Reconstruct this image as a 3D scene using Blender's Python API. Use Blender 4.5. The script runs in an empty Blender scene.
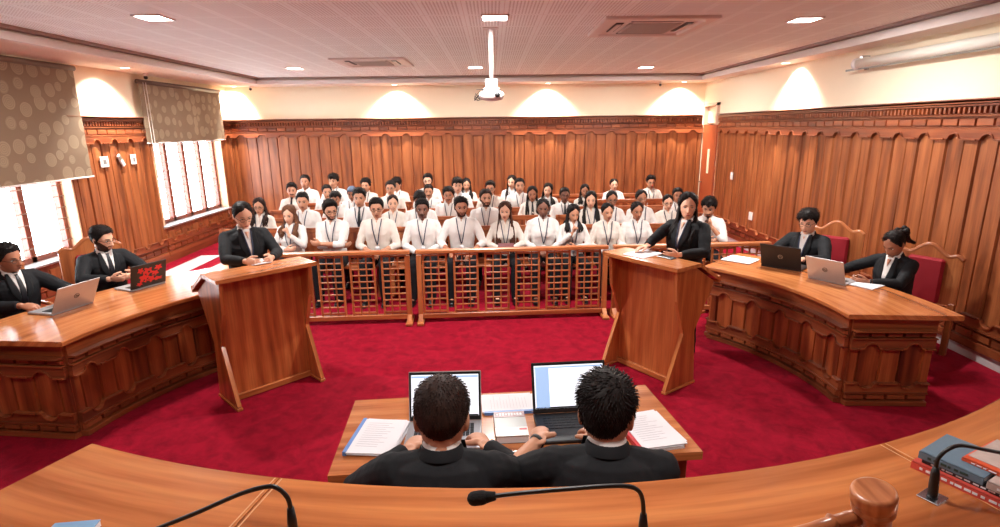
import bpy, math, random
import numpy as np
from mathutils import Vector, Matrix, Euler
from mathutils.bvhtree import BVHTree
random.seed(7)
SC = bpy.context.scene
COL = SC.collection
V = Vector
PI = math.pi

# ------------------------------------------------------------------ materials
def new_mat(name):
    m = bpy.data.materials.new(name); m.use_nodes = True
    nt = m.node_tree; b = nt.nodes['Principled BSDF']
    return m, nt, b
def srgb(r, g, b):
    f = lambda c: (c/255/12.92) if c/255 <= .04045 else ((c/255+.055)/1.055)**2.4
    return (f(r), f(g), f(b), 1)
def plain(name, col, rough=.5, metal=0, spec=.5, bump=0, bscale=200, emit=None, es=1, coat=0, vary=0):
    m, nt, b = new_mat(name)
    b.inputs['Base Color'].default_value = col
    b.inputs['Roughness'].default_value = rough
    b.inputs['Metallic'].default_value = metal
    b.inputs['Specular IOR Level'].default_value = spec
    b.inputs['Coat Weight'].default_value = coat
    tc = nt.nodes.new('ShaderNodeTexCoord')
    n = nt.nodes.new('ShaderNodeTexNoise'); n.inputs['Scale'].default_value = bscale
    nt.links.new(tc.outputs['Object'], n.inputs['Vector'])
    if bump:
        bm = nt.nodes.new('ShaderNodeBump'); bm.inputs['Strength'].default_value = bump; bm.inputs['Distance'].default_value = .002
        nt.links.new(n.outputs['Fac'], bm.inputs['Height']); nt.links.new(bm.outputs['Normal'], b.inputs['Normal'])
    v = vary or .06
    mx = nt.nodes.new('ShaderNodeMix'); mx.data_type = 'RGBA'
    mx.inputs['A'].default_value = tuple(c*(1-v) for c in col[:3])+(1,)
    mx.inputs['B'].default_value = tuple(min(1, c*(1+v)) for c in col[:3])+(1,)
    nt.links.new(n.outputs['Fac'], mx.inputs['Factor']); nt.links.new(mx.outputs['Result'], b.inputs['Base Color'])
    if emit:
        b.inputs['Emission Color'].default_value = emit; b.inputs['Emission Strength'].default_value = es
    return m

def wood(name, c0, c1, c2, rough=.35, su=4.5, sv=.7, coat=.15, knots=True):
    """teak-like wood; UV v runs along the grain, metres"""
    m, nt, b = new_mat(name)
    L = nt.links.new; N = nt.nodes.new
    uv = N('ShaderNodeUVMap'); uv.uv_map = 'UVMap'
    mp = N('ShaderNodeMapping'); mp.inputs['Scale'].default_value = (su, sv, 1)
    L(uv.outputs['UV'], mp.inputs['Vector'])
    n1 = N('ShaderNodeTexNoise'); n1.inputs['Scale'].default_value = 1; n1.inputs['Detail'].default_value = 4; n1.inputs['Distortion'].default_value = 1.2
    L(mp.outputs['Vector'], n1.inputs['Vector'])
    w = N('ShaderNodeTexWave'); w.bands_direction = 'X'; w.inputs['Scale'].default_value = .55; w.inputs['Distortion'].default_value = 11
    w.inputs['Detail'].default_value = 3; w.inputs['Detail Scale'].default_value = .8; w.inputs['Detail Roughness'].default_value = .6
    L(mp.outputs['Vector'], w.inputs['Vector'])
    mp2 = N('ShaderNodeMapping'); mp2.inputs['Scale'].default_value = (75, 3, 1)
    L(uv.outputs['UV'], mp2.inputs['Vector'])
    n2 = N('ShaderNodeTexNoise'); n2.inputs['Scale'].default_value = 1; n2.inputs['Detail'].default_value = 3
    L(mp2.outputs['Vector'], n2.inputs['Vector'])
    mp3 = N('ShaderNodeMapping'); mp3.inputs['Scale'].default_value = (2.2, .35, 1)
    L(uv.outputs['UV'], mp3.inputs['Vector'])
    n3 = N('ShaderNodeTexNoise'); n3.inputs['Scale'].default_value = 1; n3.inputs['Detail'].default_value = 1
    L(mp3.outputs['Vector'], n3.inputs['Vector'])
    a = N('ShaderNodeMath'); a.operation = 'MULTIPLY_ADD'; a.inputs[1].default_value = .16
    L(w.outputs['Fac'], a.inputs[0]); 
    s = N('ShaderNodeMath'); s.operation = 'MULTIPLY'; s.inputs[1].default_value = .75
    L(n1.outputs['Fac'], s.inputs[0]); L(s.outputs[0], a.inputs[2])
    a2 = N('ShaderNodeMath'); a2.operation = 'MULTIPLY_ADD'; a2.inputs[1].default_value = .55
    L(n3.outputs['Fac'], a2.inputs[0]); L(a.outputs[0], a2.inputs[2])
    r = N('ShaderNodeValToRGB'); e = r.color_ramp.elements
    e[0].position = .46; e[0].color = c0; e[1].position = .92; e[1].color = c2
    k = e.new(.70); k.color = c1
    L(a2.outputs[0], r.inputs['Fac'])
    mx = N('ShaderNodeMix'); mx.data_type = 'RGBA'; mx.blend_type = 'MULTIPLY'; mx.inputs['Factor'].default_value = .42
    L(r.outputs['Color'], mx.inputs['A'])
    r2 = N('ShaderNodeValToRGB'); r2.color_ramp.elements[0].position = .35; r2.color_ramp.elements[0].color = (.55, .48, .44, 1); r2.color_ramp.elements[1].position = .6
    L(n2.outputs['Fac'], r2.inputs['Fac']); L(r2.outputs['Color'], mx.inputs['B'])
    L(mx.outputs['Result'], b.inputs['Base Color'])
    b.inputs['Roughness'].default_value = rough; b.inputs['Coat Weight'].default_value = coat; b.inputs['Coat Roughness'].default_value = .2
    bp = N('ShaderNodeBump'); bp.inputs['Strength'].default_value = .12; bp.inputs['Distance'].default_value = .002
    L(n2.outputs['Fac'], bp.inputs['Height']); L(bp.outputs['Normal'], b.inputs['Normal'])
    return m

# ------------------------------------------------------------------ mesh builder
class MB:
    def __init__(s): s.v = []; s.f = []; s.m = []; s.uv = []; s.sm = []
    def add(s, vs, fs, mat=0, grain=2, smooth=False, M=None, uvs=None):
        o = len(s.v); off = (random.uniform(0, 60), random.uniform(0, 60))
        vs = [V(p) for p in vs]
        for i, f in enumerate(fs):
            s.f.append(tuple(o+k for k in f)); s.m.append(mat if isinstance(mat, int) else mat[i]); s.sm.append(smooth)
            if uvs is not None:
                s.uv.append([(uvs[k][0]+off[0], uvs[k][1]+off[1]) for k in f]); continue
            a, b_, c = vs[f[0]], vs[f[1]], vs[f[2]]
            n = (b_-a).cross(c-a); ax = max(range(3), key=lambda k: abs(n[k]))
            oth = [k for k in range(3) if k != ax]
            if grain in oth: vv = grain; uu = oth[0] if oth[1] == grain else oth[1]
            else: uu, vv = oth
            s.uv.append([(vs[k][uu]+off[0], vs[k][vv]+off[1]) for k in f])
        s.v += [(M @ p) if M is not None else p for p in vs]
        return s
    def box(s, c, d, mat=0, grain=None, M=None, bev=0):
        """c centre, d full sizes"""
        if grain is None: grain = max(range(3), key=lambda k: d[k])
        cx, cy, cz = c; x, y, z = d[0]/2, d[1]/2, d[2]/2
        if bev and min(d) > 2.2*bev:
            b = bev; vs = []; 
            # chamfered box: 24 verts
            idx = {}
            for sx in (-1, 1):
                for sy in (-1, 1):
                    for sz in (-1, 1):
                        for a in range(3):
                            p = [sx*(x-b), sy*(y-b), sz*(z-b)]
                            p[a] = (sx*x, sy*y, sz*z)[a]
                            idx[(sx, sy, sz, a)] = len(vs); vs.append((cx+p[0], cy+p[1], cz+p[2]))
            fs = []
            S = (-1, 1)
            for a in range(3):
                b1, b2 = [k for k in range(3) if k != a]
                for sg in S:
                    q = []
                    for (u, w) in ((-1, -1), (1, -1), (1, 1), (-1, 1)):
                        t = [0, 0, 0]; t[a] = sg; t[b1] = u; t[b2] = w; q.append(idx[(*t, a)])
                    flip = (sg > 0) == (a == 1)
                    fs.append(tuple(q[::-1] if flip else q))
            for a in range(3):      # edges parallel to a
                b1, b2 = [k for k in range(3) if k != a]
                for u in S:
                    for w in S:
                        q = []
                        for (sg, ax) in ((-1, b1), (1, b1), (1, b2), (-1, b2)):
                            t = [0, 0, 0]; t[a] = sg; t[b1] = u; t[b2] = w; q.append(idx[(*t, ax)])
                        fs.append(tuple(q))
            for sx in S:
                for sy in S:
                    for sz in S:
                        fs.append(tuple(idx[(sx, sy, sz, a)] for a in range(3)))
            # fix winding outward
            C = V((cx, cy, cz)); out = []
            for f in fs:
                p = [V(vs[k]) for k in f]; n = (p[1]-p[0]).cross(p[2]-p[0]); mc = sum(p, V((0, 0, 0)))/len(p)-C
                out.append(f if n.dot(mc) > 0 else f[::-1])
            return s.add(vs, out, mat, grain, False, M)
        vs = [(cx+i*x, cy+j*y, cz+k*z) for i in (-1, 1) for j in (-1, 1) for k in (-1, 1)]
        fs = [(0, 1, 3, 2), (4, 6, 7, 5), (0, 4, 5, 1), (2, 3, 7, 6), (0, 2, 6, 4), (1, 5, 7, 3)]
        return s.add(vs, fs, mat, grain, False, M)
    def prism(s, poly, a0, a1, axis=2, mat=0, grain=None, M=None, smooth=False):
        """poly 2D list extruded along axis between a0 and a1. axis 2: (x,y); 1: (x,z); 0: (y,z)"""
        def P(p, h):
            return (p[0], p[1], h) if axis == 2 else ((p[0], h, p[1]) if axis == 1 else (h, p[0], p[1]))
        n = len(poly)
        vs = [P(p, a0) for p in poly]+[P(p, a1) for p in poly]
        area = sum(poly[i][0]*poly[(i+1) % n][1]-poly[(i+1) % n][0]*poly[i][1] for i in range(n))
        fs = [tuple(range(n))[::-1], tuple(range(n, 2*n))]+[(i, (i+1) % n, n+(i+1) % n, n+i) for i in range(n)]
        if (area < 0) != (axis == 1): fs = [f[::-1] for f in fs]
        if grain is None: grain = 2 if axis != 2 else 0
        return s.add(vs, fs, mat, grain, smooth, M)
    def tube(s, pts, rad, seg=8, mat=0, M=None, flat=None, up=None, cap=True):
        """pts list, rad list or number; flat (a,b) multiplies radii along two cross axes"""
        pts = [V(p) for p in pts]; n = len(pts)
        if not isinstance(rad, (list, tuple)): rad = [rad]*n
        a, b_ = flat or (1, 1)
        vs = []; prev = V(up) if up is not None else None
        for i, p in enumerate(pts):
            t = (pts[min(i+1, n-1)]-pts[max(i-1, 0)])
            if t.length < 1e-9: t = V((0, 0, 1))
            t.normalize()
            if prev is None: prev = V((1, 0, 0)) if abs(t.x) < .8 else V((0, 1, 0))
            u = prev-t*prev.dot(t)
            if u.length < 1e-6: u = t.orthogonal()
            u.normalize(); w = t.cross(u); prev = u
            for k in range(seg):
                g = 2*PI*k/seg
                vs.append(p+u*(math.cos(g)*rad[i]*a)+w*(math.sin(g)*rad[i]*b_))
        fs = []
        for i in range(n-1):
            for k in range(seg):
                k2 = (k+1) % seg
                fs.append((i*seg+k, i*seg+k2, (i+1)*seg+k2, (i+1)*seg+k))
        if cap: fs += [tuple(range(seg))[::-1], tuple((n-1)*seg+k for k in range(seg))]
        L = [0]
        for i in range(1, n): L.append(L[-1]+(pts[i]-pts[i-1]).length)
        uvs = [(rad[i]*2*PI*min(k, seg-k)/seg, L[i]) for i in range(n) for k in range(seg)]
        return s.add(vs, fs, mat, 2, True, M, uvs=uvs)
    def caps(s, pts, rad, seg=12, mat=0, flat=None, up=None, M=None):
        """rounded-end tapered chain (closed)"""
        pts = [V(p) for p in pts]
        if not isinstance(rad, (list, tuple)): rad = [rad]*len(pts)
        d0 = (pts[0]-pts[1]).normalized(); d1 = (pts[-1]-pts[-2]).normalized()
        P = []; R = []
        for a in (80, 50, 25): P.append(pts[0]+d0*rad[0]*math.sin(math.radians(a))); R.append(rad[0]*math.cos(math.radians(a)))
        P += pts; R += list(rad)
        for a in (25, 50, 80): P.append(pts[-1]+d1*rad[-1]*math.sin(math.radians(a))); R.append(rad[-1]*math.cos(math.radians(a)))
        return s.tube(P, R, seg, mat, M, flat, up)
    def ell(s, c, r, seg=16, rings=10, mat=0, M=None, R=None):
        vs = [(0, 0, 1)]
        for i in range(1, rings):
            th = PI*i/rings
            for k in range(seg):
                g = 2*PI*k/seg; vs.append((math.sin(th)*math.cos(g), math.sin(th)*math.sin(g), math.cos(th)))
        vs.append((0, 0, -1)); last = len(vs)-1
        fs = [(0, 1+k, 1+(k+1) % seg) for k in range(seg)]
        for i in range(rings-2):
            for k in range(seg):
                a = 1+i*seg+k; b_ = 1+i*seg+(k+1) % seg; fs.append((a, a+seg, b_+seg, b_))
        o = 1+(rings-2)*seg
        fs += [(last, o+(k+1) % seg, o+k) for k in range(seg)]
        c = V(c)
        q = []
        for p in vs:
            w = V((p[0]*r[0], p[1]*r[1], p[2]*r[2]))
            if R is not None: w = R @ w
            q.append(c+w)
        return s.add(q, fs, mat, 2, True, M)
    def lathe(s, prof, seg=24, mat=0, M=None, axis_pt=(0, 0, 0)):
        """prof list of (r,z), closed at the ends"""
        ax = V(axis_pt); vs = []
        for r, z in prof:
            for k in range(seg):
                g = 2*PI*k/seg; vs.append(ax+V((r*math.cos(g), r*math.sin(g), z)))
        n = len(prof); fs = []
        for i in range(n-1):
            for k in range(seg):
                k2 = (k+1) % seg; fs.append((i*seg+k, i*seg+k2, (i+1)*seg+k2, (i+1)*seg+k))
        fs += [tuple(range(seg))[::-1], tuple((n-1)*seg+k for k in range(seg))]
        if prof[0][1] > prof[-1][1]: fs = [f[::-1] for f in fs]
        return s.add(vs, fs, mat, 2, True, M)
    def loft(s, rings, seg=20, mat=0, M=None, sq=2.3):
        """rings: (z, hx, hy, cx, cy)"""
        vs = []
        for z, hx, hy, cx, cy in rings:
            for k in range(seg):
                g = 2*PI*k/seg; c, n = math.cos(g), math.sin(g)
                vs.append((cx+hx*math.copysign(abs(c)**(2/sq), c), cy+hy*math.copysign(abs(n)**(2/sq), n), z))
        n = len(rings); fs = []
        for i in range(n-1):
            for k in range(seg):
                k2 = (k+1) % seg; fs.append((i*seg+k, i*seg+k2, (i+1)*seg+k2, (i+1)*seg+k))
        fs += [tuple(range(seg))[::-1], tuple((n-1)*seg+k for k in range(seg))]
        return s.add(vs, fs, mat, 2, True, M)
    def mesh(s, name):
        me = bpy.data.meshes.new(name)
        me.from_pydata([tuple(p) for p in s.v], [], s.f)
        me.polygons.foreach_set('material_index', s.m); me.polygons.foreach_set('use_smooth', s.sm)
        uvl = me.uv_layers.new(name='UVMap')
        flat = [c for f in s.uv for p in f for c in p]
        uvl.data.foreach_set('uv', flat)
        me.update()
        return me
    def build(s, name, mats, parent=None, M=None):
        me = s.mesh(name)
        for m in (mats if isinstance(mats, (list, tuple)) else [mats]): me.materials.append(m)
        o = bpy.data.objects.new(name, me); COL.objects.link(o)
        if parent is not None: o.parent = parent
        if M is not None: o.matrix_local = M
        return o

def remesh(mb, voxel, smooth=2, disp=0, dscale=.1, M=None, decim=None):
    """union a bundle of closed shapes into one continuous surface"""
    me = mb.mesh('tmp'); o = bpy.data.objects.new('tmp', me); COL.objects.link(o)
    r = o.modifiers.new('r', 'REMESH'); r.mode = 'VOXEL'; r.voxel_size = voxel; r.use_smooth_shade = True
    if smooth:
        sm = o.modifiers.new('s', 'SMOOTH'); sm.factor = .5; sm.iterations = smooth
    if disp:
        tx = bpy.data.textures.new('folds', 'CLOUDS'); tx.noise_scale = dscale; tx.noise_depth = 2
        d = o.modifiers.new('d', 'DISPLACE'); d.texture = tx; d.strength = disp; d.mid_level = .5
    dg = bpy.context.evaluated_depsgraph_get(); dg.update()
    out = bpy.data.meshes.new_from_object(o.evaluated_get(dg))
    bpy.data.objects.remove(o); bpy.data.meshes.remove(me)
    return out

def obj(name, me, mats, parent=None):
    for m in (mats if isinstance(mats, (list, tuple)) else [mats]): me.materials.append(m)
    me.name = name
    o = bpy.data.objects.new(name, me); COL.objects.link(o)
    if parent is not None: o.parent = parent
    return o
def tag(o, label=None, cat=None, group=None, kind=None):
    if label: o['label'] = label
    if cat: o['category'] = cat
    if group: o['group'] = group
    if kind: o['kind'] = kind
    return o
def empty(name, loc=(0, 0, 0), rz=0):
    o = bpy.data.objects.new(name, None); COL.objects.link(o)
    o.location = loc; o.rotation_euler = (0, 0, rz); o.empty_display_size = .1
    return o
def copy_tree(o, parent=None):
    c = o.copy(); COL.objects.link(c)
    if parent is not None:
        c.parent = parent; c.matrix_parent_inverse = o.matrix_parent_inverse.copy()
    for ch in list(o.children): copy_tree(ch, c)
    return c
def struct(o):
    o['kind'] = 'structure'; return o
# ------------------------------------------------------------------ people
def skin_mat(name, col):
    m, nt, b = new_mat(name)
    tc = nt.nodes.new('ShaderNodeTexCoord'); n = nt.nodes.new('ShaderNodeTexNoise'); n.inputs['Scale'].default_value = 18; n.inputs['Detail'].default_value = 4
    nt.links.new(tc.outputs['Object'], n.inputs['Vector'])
    mx = nt.nodes.new('ShaderNodeMix'); mx.data_type = 'RGBA'
    mx.inputs['A'].default_value = (col[0]*.88, col[1]*.84, col[2]*.82, 1); mx.inputs['B'].default_value = (min(1, col[0]*1.1), col[1]*1.08, col[2]*1.05, 1)
    nt.links.new(n.outputs['Fac'], mx.inputs['Factor']); nt.links.new(mx.outputs['Result'], b.inputs['Base Color'])
    b.inputs['Roughness'].default_value = .5
    b.inputs['Subsurface Weight'].default_value = .0
    return m
SKIN = {'light': skin_mat('skin_light', srgb(226, 176, 148)), 'mid': skin_mat('skin_medium', srgb(200, 146, 116)),
        'tan': skin_mat('skin_tan', srgb(172, 116, 88)), 'dark': skin_mat('skin_dark', srgb(122, 78, 60))}
LIP = {'light': plain('lips_rose', srgb(178, 98, 90), .4), 'mid': plain('lips_medium', srgb(150, 84, 74), .4),
       'tan': plain('lips_tan', srgb(128, 70, 60), .4), 'dark': plain('lips_dark', srgb(96, 52, 46), .4)}
def hair_mat(name, col, rough=.58):
    m, nt, b = new_mat(name)
    N = nt.nodes.new; L = nt.links.new
    tc = N('ShaderNodeTexCoord'); mp = N('ShaderNodeMapping'); mp.inputs['Scale'].default_value = (160, 160, 22)
    n = N('ShaderNodeTexNoise'); n.inputs['Scale'].default_value = 1; n.inputs['Detail'].default_value = 3
    L(tc.outputs['Object'], mp.inputs['Vector']); L(mp.outputs['Vector'], n.inputs['Vector'])
    r = N('ShaderNodeValToRGB'); r.color_ramp.elements[0].position = .3; r.color_ramp.elements[0].color = (col[0]*.5, col[1]*.5, col[2]*.5, 1)
    r.color_ramp.elements[1].position = .75; r.color_ramp.elements[1].color = (col[0]*1.9, col[1]*1.8, col[2]*1.7, 1)
    L(n.outputs['Fac'], r.inputs['Fac']); L(r.outputs['Color'], b.inputs['Base Color'])
    bp = N('ShaderNodeBump'); bp.inputs['Strength'].default_value = .5; bp.inputs['Distance'].default_value = .002
    L(n.outputs['Fac'], bp.inputs['Height']); L(bp.outputs['Normal'], b.inputs['Normal'])
    b.inputs['Roughness'].default_value = rough; b.inputs['Specular IOR Level'].default_value = .22
    return m
HAIR = {'cap': plain('blue_grey_cap_cloth', srgb(92, 104, 126), .8), 'black': hair_mat('hair_black', srgb(26, 20, 19)), 'brown': hair_mat('hair_brown', srgb(74, 44, 32)), 'dkbrown': hair_mat('hair_dark_brown', srgb(42, 27, 22)),
        'light': hair_mat('hair_light_brown', srgb(104, 68, 48))}
BEARD = hair_mat('beard_hair', srgb(70, 48, 40), .8)
BROW = plain('eyebrow_hair', srgb(28, 20, 18), .8)
EYEW = plain('eye_white', srgb(225, 218, 212), .2)
IRIS = plain('eye_iris', srgb(26, 16, 12), .15)
SHIRT = plain('white_cotton', srgb(226, 222, 218), .85, bump=.25, bscale=60, vary=.02)
SHIRT2 = plain('cream_cotton', srgb(222, 214, 204), .85, bump=.25, bscale=60, vary=.02)
JACKET = plain('black_suit_cloth', srgb(25, 26, 29), .8, bump=.3, bscale=400, spec=.25)
TROUS = plain('black_trouser_cloth', srgb(24, 24, 28), .85, spec=.2, bump=.2, bscale=300)
TIE = plain('black_tie_silk', srgb(18, 19, 26), .45)
STRAP = plain('navy_lanyard_ribbon', srgb(34, 44, 72), .6)
CARD = plain('id_card_white', srgb(232, 230, 232), .3)
CARDR = plain('id_card_red', srgb(170, 50, 54), .3)
FRAME = plain('black_glasses_frame', srgb(18, 16, 18), .3)
SHOE = plain('black_shoe_leather', srgb(14, 13, 14), .3)
SILVER = plain('silver_metal', srgb(190, 190, 195), .25, metal=1)
BLACKP = plain('black_plastic', srgb(16, 16, 18), .4)

_ico = {}
def ico(n):
    if n not in _ico:
        import bmesh
        bm = bmesh.new(); bmesh.ops.create_icosphere(bm, subdivisions=n, radius=1)
        bm.verts.ensure_lookup_table()
        vs = np.array([v.co[:] for v in bm.verts]); vs /= np.linalg.norm(vs, axis=1)[:, None]
        fs = [tuple(v.index for v in f.verts) for f in bm.faces]; bm.free()
        _ico[n] = (vs, fs)
    return _ico[n]
def head_surf(n, jaw=1.0, wide=1.0):
    """n: k x 3 unit directions -> surface points (head-local, face toward -Y)"""
    def inter(c, r):
        c = np.array(c); r = np.array(r)
        d = n/r; o = -c/r
        A = (d*d).sum(1); B = (d*o).sum(1); C = (o*o).sum()-1
        return (-B+np.sqrt(np.maximum(B*B-A*C, 0)))/A
    r1 = inter((0, .016, .024), (.074*wide, .094, .090)); r2 = inter((0, -.024, -.044), (.057*wide*jaw, .066, .072))
    r3 = inter((0, -.004, .0), (.069*wide, .080, .085))
    k = 110.
    r = np.log(np.exp(k*r1)+np.exp(k*r2)+np.exp(k*r3))/k-.003
    p = n*r[:, None]
    x, y, z = p[:, 0].copy(), p[:, 1].copy(), p[:, 2].copy()
    fr = 1/(1+np.exp((y+.035)/.008))
    g = lambda a, s: np.exp(-(a/s)**2)
    ax = np.abs(x)
    prof = np.clip((.022-z)/.052, 0, 1)**1.1*(1/(1+np.exp(-(z+.041)/.0025)))
    dy = -.026*g(x, .0095+.005*np.clip((.0-z)/.035, 0, 1))*prof
    dy += -.005*g(ax-.011, .006)*g(z+.034, .007)
    dy += -.004*g(ax-.030, .018)*g(z-.024, .009)
    dy += .0095*g(ax-.031, .014)*g(z-.004, .011)
    dy += -.0055*g(x, .021)*g(z+.061, .011)
    dy += .002*g(x, .02)*g(z+.047, .004)
    dy += -.007*g(x, .018)*g(z+.096, .014)
    dy += -.003*g(ax-.042, .014)*g(z+.025, .016)
    y = y+dy*fr
    return np.stack([x, y, z], 1)

def mb_np(vs, fs, mb=None, M=None, mat=0):
    mb = mb or MB(); return mb.add([V(p) for p in vs], fs, mat, 2, True, M, uvs=[(0, 0)]*len(vs))

def hairline(phi):
    """phi 0 front .. pi back ; surface height below which there is no hair"""
    xs = [0, .45, .8, 1.1, 1.35, 1.55, 1.8, 2.2, 2.6, PI]
    ys = [.074, .073, .066, .040, .004, -.018, .010, -.030, -.058, -.068]
    return np.interp(phi, xs, ys)

def vnoise(p, s, seed=0):
    """cheap smooth 3D value noise, p k x 3"""
    q = p/s+seed*17.3; i = np.floor(q).astype(int); f = q-i; f = f*f*(3-2*f)
    def h(a, b, c):
        k = (a*374761393+b*668265263+c*2147483647+seed*97) & 0x7fffffff
        k = ((k ^ (k >> 13))*1274126177) & 0x7fffffff
        return ((k ^ (k >> 16)) & 0xffff)/65535.
    r = 0
    for dx in (0, 1):
        for dy in (0, 1):
            for dz in (0, 1):
                w = (f[:, 0] if dx else 1-f[:, 0])*(f[:, 1] if dy else 1-f[:, 1])*(f[:, 2] if dz else 1-f[:, 2])
                r = r+w*h(i[:, 0]+dx, i[:, 1]+dy, i[:, 2]+dz)
    return r

def hair_mesh(style, lvl, seed, female, wide=1, Mh=None, TT=None, length=.30, vol=1., shldr=None):
    n, fs = ico(lvl)
    p = head_surf(n, wide=wide); phi = np.arctan2(np.abs(n[:, 0]), -n[:, 1])
    up = n[:, 2]
    line = hairline(phi)
    if female: line = line+np.interp(phi, [0, .35, .8, 1.1], [.008, .004, -.004, -.006])
    
    if style in ('long', 'wavy', 'tied', 'pony', 'bun'): line = line+.016*np.exp(-((p[:, 0]-.010)/.020)**2)*(phi < 1.2)
    if style == 'crop': line = line+.004
    if style == 'cap': line = line-.014
    m = np.clip((p[:, 2]-line)/(.026 if style in ('long', 'wavy', 'pony', 'tied', 'bun') else .014), -1, 1)
    q = p.copy(); q[:, 2] *= .35
    st = vnoise(q, .011, seed)-.5
    st2 = vnoise(p, .03, seed+3)-.5
    tz = np.clip((p[:, 2]-.02)/.07, 0, 1)
    frt = np.clip((-p[:, 1]-.0)/.07, 0, 1)*tz
    if style in ('short', 'crop'): th = .006+.014*tz+.004*st2+.004*st
    elif style == 'quiff': th = .006+.020*tz+.022*frt+.010*st*tz+.008*st2
    elif style == 'floppy': th = .010+.020*tz+.018*frt+.012*st2+.006*st
    elif style == 'curly': th = .012+.020*tz+.018*(vnoise(p, .017, seed)-.5)
    elif style == 'cap': th = .012+.008*tz
    elif style in ('tied', 'pony', 'bun'): th = .008+.011*tz+.003*st
    else: th = .013+.017*tz+.004*st+.005*st2           # long hair crown
    th = th*vol
    if style == 'floppy':      # fringe falls over the forehead
        low = (phi < .9) & (p[:, 2] > .040); m = np.where(low, np.clip((p[:, 2]-.052-.010*np.sin(n[:, 0]*9+seed))/.01, -1, 1), m)
    if style in ('long', 'wavy', 'tied', 'pony', 'bun'):    # centre or side parting
        part = np.exp(-((p[:, 0]-.012)/.006)**2)*frt; th = th-.006*part
    d = np.where(m > 0, -.0035+(th+.0035)*np.sqrt(np.clip(m, 0, 1)), -.006)
    hp = p+n*d[:, None]
    keep = [f for f in fs if max(m[f[0]], m[f[1]], m[f[2]]) > -.5]
    mb = mb_np(hp, keep, M=Mh)
    rnd = random.Random(seed*7+1)
    if style in ('long', 'wavy'):
        cnt = 54 if lvl < 5 else 110
        for i in range(cnt):
            side = -1 if i % 2 else 1
            a = rnd.uniform(1.12, PI) if rnd.random() < .7 else rnd.uniform(1.12, 1.7)        # azimuth from front, over the ears to the back
            zz = rnd.uniform(.0, .07)
            d0 = V((side*math.sin(a), -math.cos(a), 0))
            s0 = V((d0.x*.070*wide, .016+d0.y*.088, zz)); s1 = V((d0.x*.086*wide, .014+d0.y*.098, -.03)); s2 = V((d0.x*.088, .016+d0.y*.092, -.10))
            P = [Mh @ s0, Mh @ s1, Mh @ s2]
            frontal = a < 1.75
            # drape over the shoulders: front locks fall on the chest, back locks on the back
            L = length*rnd.uniform(.8, 1.05)
            base = P[-1]
            tl = TT.inverted() @ base
            x = tl.x; y = tl.y
            chest = -rnd.uniform(.105, .145) if frontal else rnd.uniform(.115, .140)
            kx = side*rnd.uniform(.060, .125) if frontal else side*rnd.uniform(.0, .12)
            for j in range(1, 6):
                f = j/5; fz = tl.z-L*f
                tx = x+(kx-x)*min(1, f*1.8); ty = y+(chest-y)*min(1, f*1.7)
                wob = .010*math.sin(f*9+i) if style == 'wavy' else .003*math.sin(f*6+i)
                P.append(TT @ V((tx+wob, ty+(wob*.5), fz)))
            R = [r_*(1 if lvl < 5 else .72) for r_ in (.005, .011, .0125, .013, .0125, .0115, .008, .002)]
            if style == 'wavy': R = [r*1.15 for r in R]
            mb.tube(P, R, 7, 0, flat=(1, .75))
    if style in ('pony', 'tied'):
        b = Mh @ V((0, .112, .0))
        P = [Mh @ V((0, .09, .03)), b, Mh @ V((.01, .125, -.05)), Mh @ V((.015, .115, -.11))]
        if style == 'pony':
            tl = TT.inverted() @ P[-1]
            for j in range(1, 4): P.append(TT @ V((tl.x+.02*j, max(tl.y, .115), tl.z-.07*j)))
            mb.caps(P, [.018, .026, .028, .026, .024, .018, .008], 10, 0)
        else:
            mb.ell(Mh @ V((0, .108, -.01)), (.036, .028, .036), 14, 9, 0)
    if style == 'bun':
        for j in range(26):
            a = rnd.uniform(0, 2*PI); b = rnd.uniform(-1, 1)
            c = V((.042*math.cos(a)*math.cos(b), .122+.040*math.sin(a)*math.cos(b), .045+.042*math.sin(b)))
            mb.ell(Mh @ c, (.026, .024, .026), 10, 7, 0)
        for j in range(16):
            s0 = V((rnd.uniform(-.03, .03), .12, .03)); P = [Mh @ (s0+V((rnd.uniform(-.02, .03), .012*k, -.035*k))) for k in range(6)]
            mb.tube(P, [.012, .014, .014, .012, .009, .003], 6, 0)
    # tufts: short locks that break up the outline and show the comb direction
    rr = np.random.RandomState(seed); cand = np.where(m > .35)[0]
    N_ = {4: 260, 5: 900}[lvl]
    if style in ('long', 'wavy', 'tied', 'pony', 'bun'): N_ = N_//2
    pick = rr.choice(cand, min(N_, len(cand)), replace=False)
    crown = V((.01, .045, .12))
    vs = []; tf = []
    for i in pick:
        P0 = V(hp[i]); nn = V(n[i]); fl = (P0-crown); fl = fl-nn*fl.dot(nn)
        if fl.length < 1e-4: fl = V((1, 0, 0))
        fl.normalize()
        fz = max(0, min(1, (P0.z-.0)/.09)); L = (.009+.012*fz)*rr.uniform(.7, 1.3); up = .18+.18*fz
        if style == 'quiff': fl = (fl*.6+V((.55, -.3, .1))*fz).normalized(); L *= 1.2; up = .16+.2*fz
        if style in ('floppy', 'curly'): L *= 1.25
        if style in ('long', 'wavy', 'tied', 'pony', 'bun'): up = .10; L *= 1.2; fl = (fl+V((0, .5, -.3))).normalized()
        if style in ('crop', 'cap'): L *= .7
        fl = (fl-nn*fl.dot(nn)).normalized()
        j = V(rr.uniform(-.35, .35, 3)); d = (fl+nn*up+j*.6).normalized(); w_ = rr.uniform(.0018, .0032)*(1.5 if lvl == 4 else 1)
        sd = d.cross(nn).normalized()
        a = P0-nn*.003; o = len(vs)
        mid = a+d*L*.55+nn*L*.10; tip = a+d*L
        vs += [a+sd*w_, a-sd*w_, a+nn*w_*1.1, mid+sd*w_*.7, mid-sd*w_*.7, mid+nn*w_*.8, tip]
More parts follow.
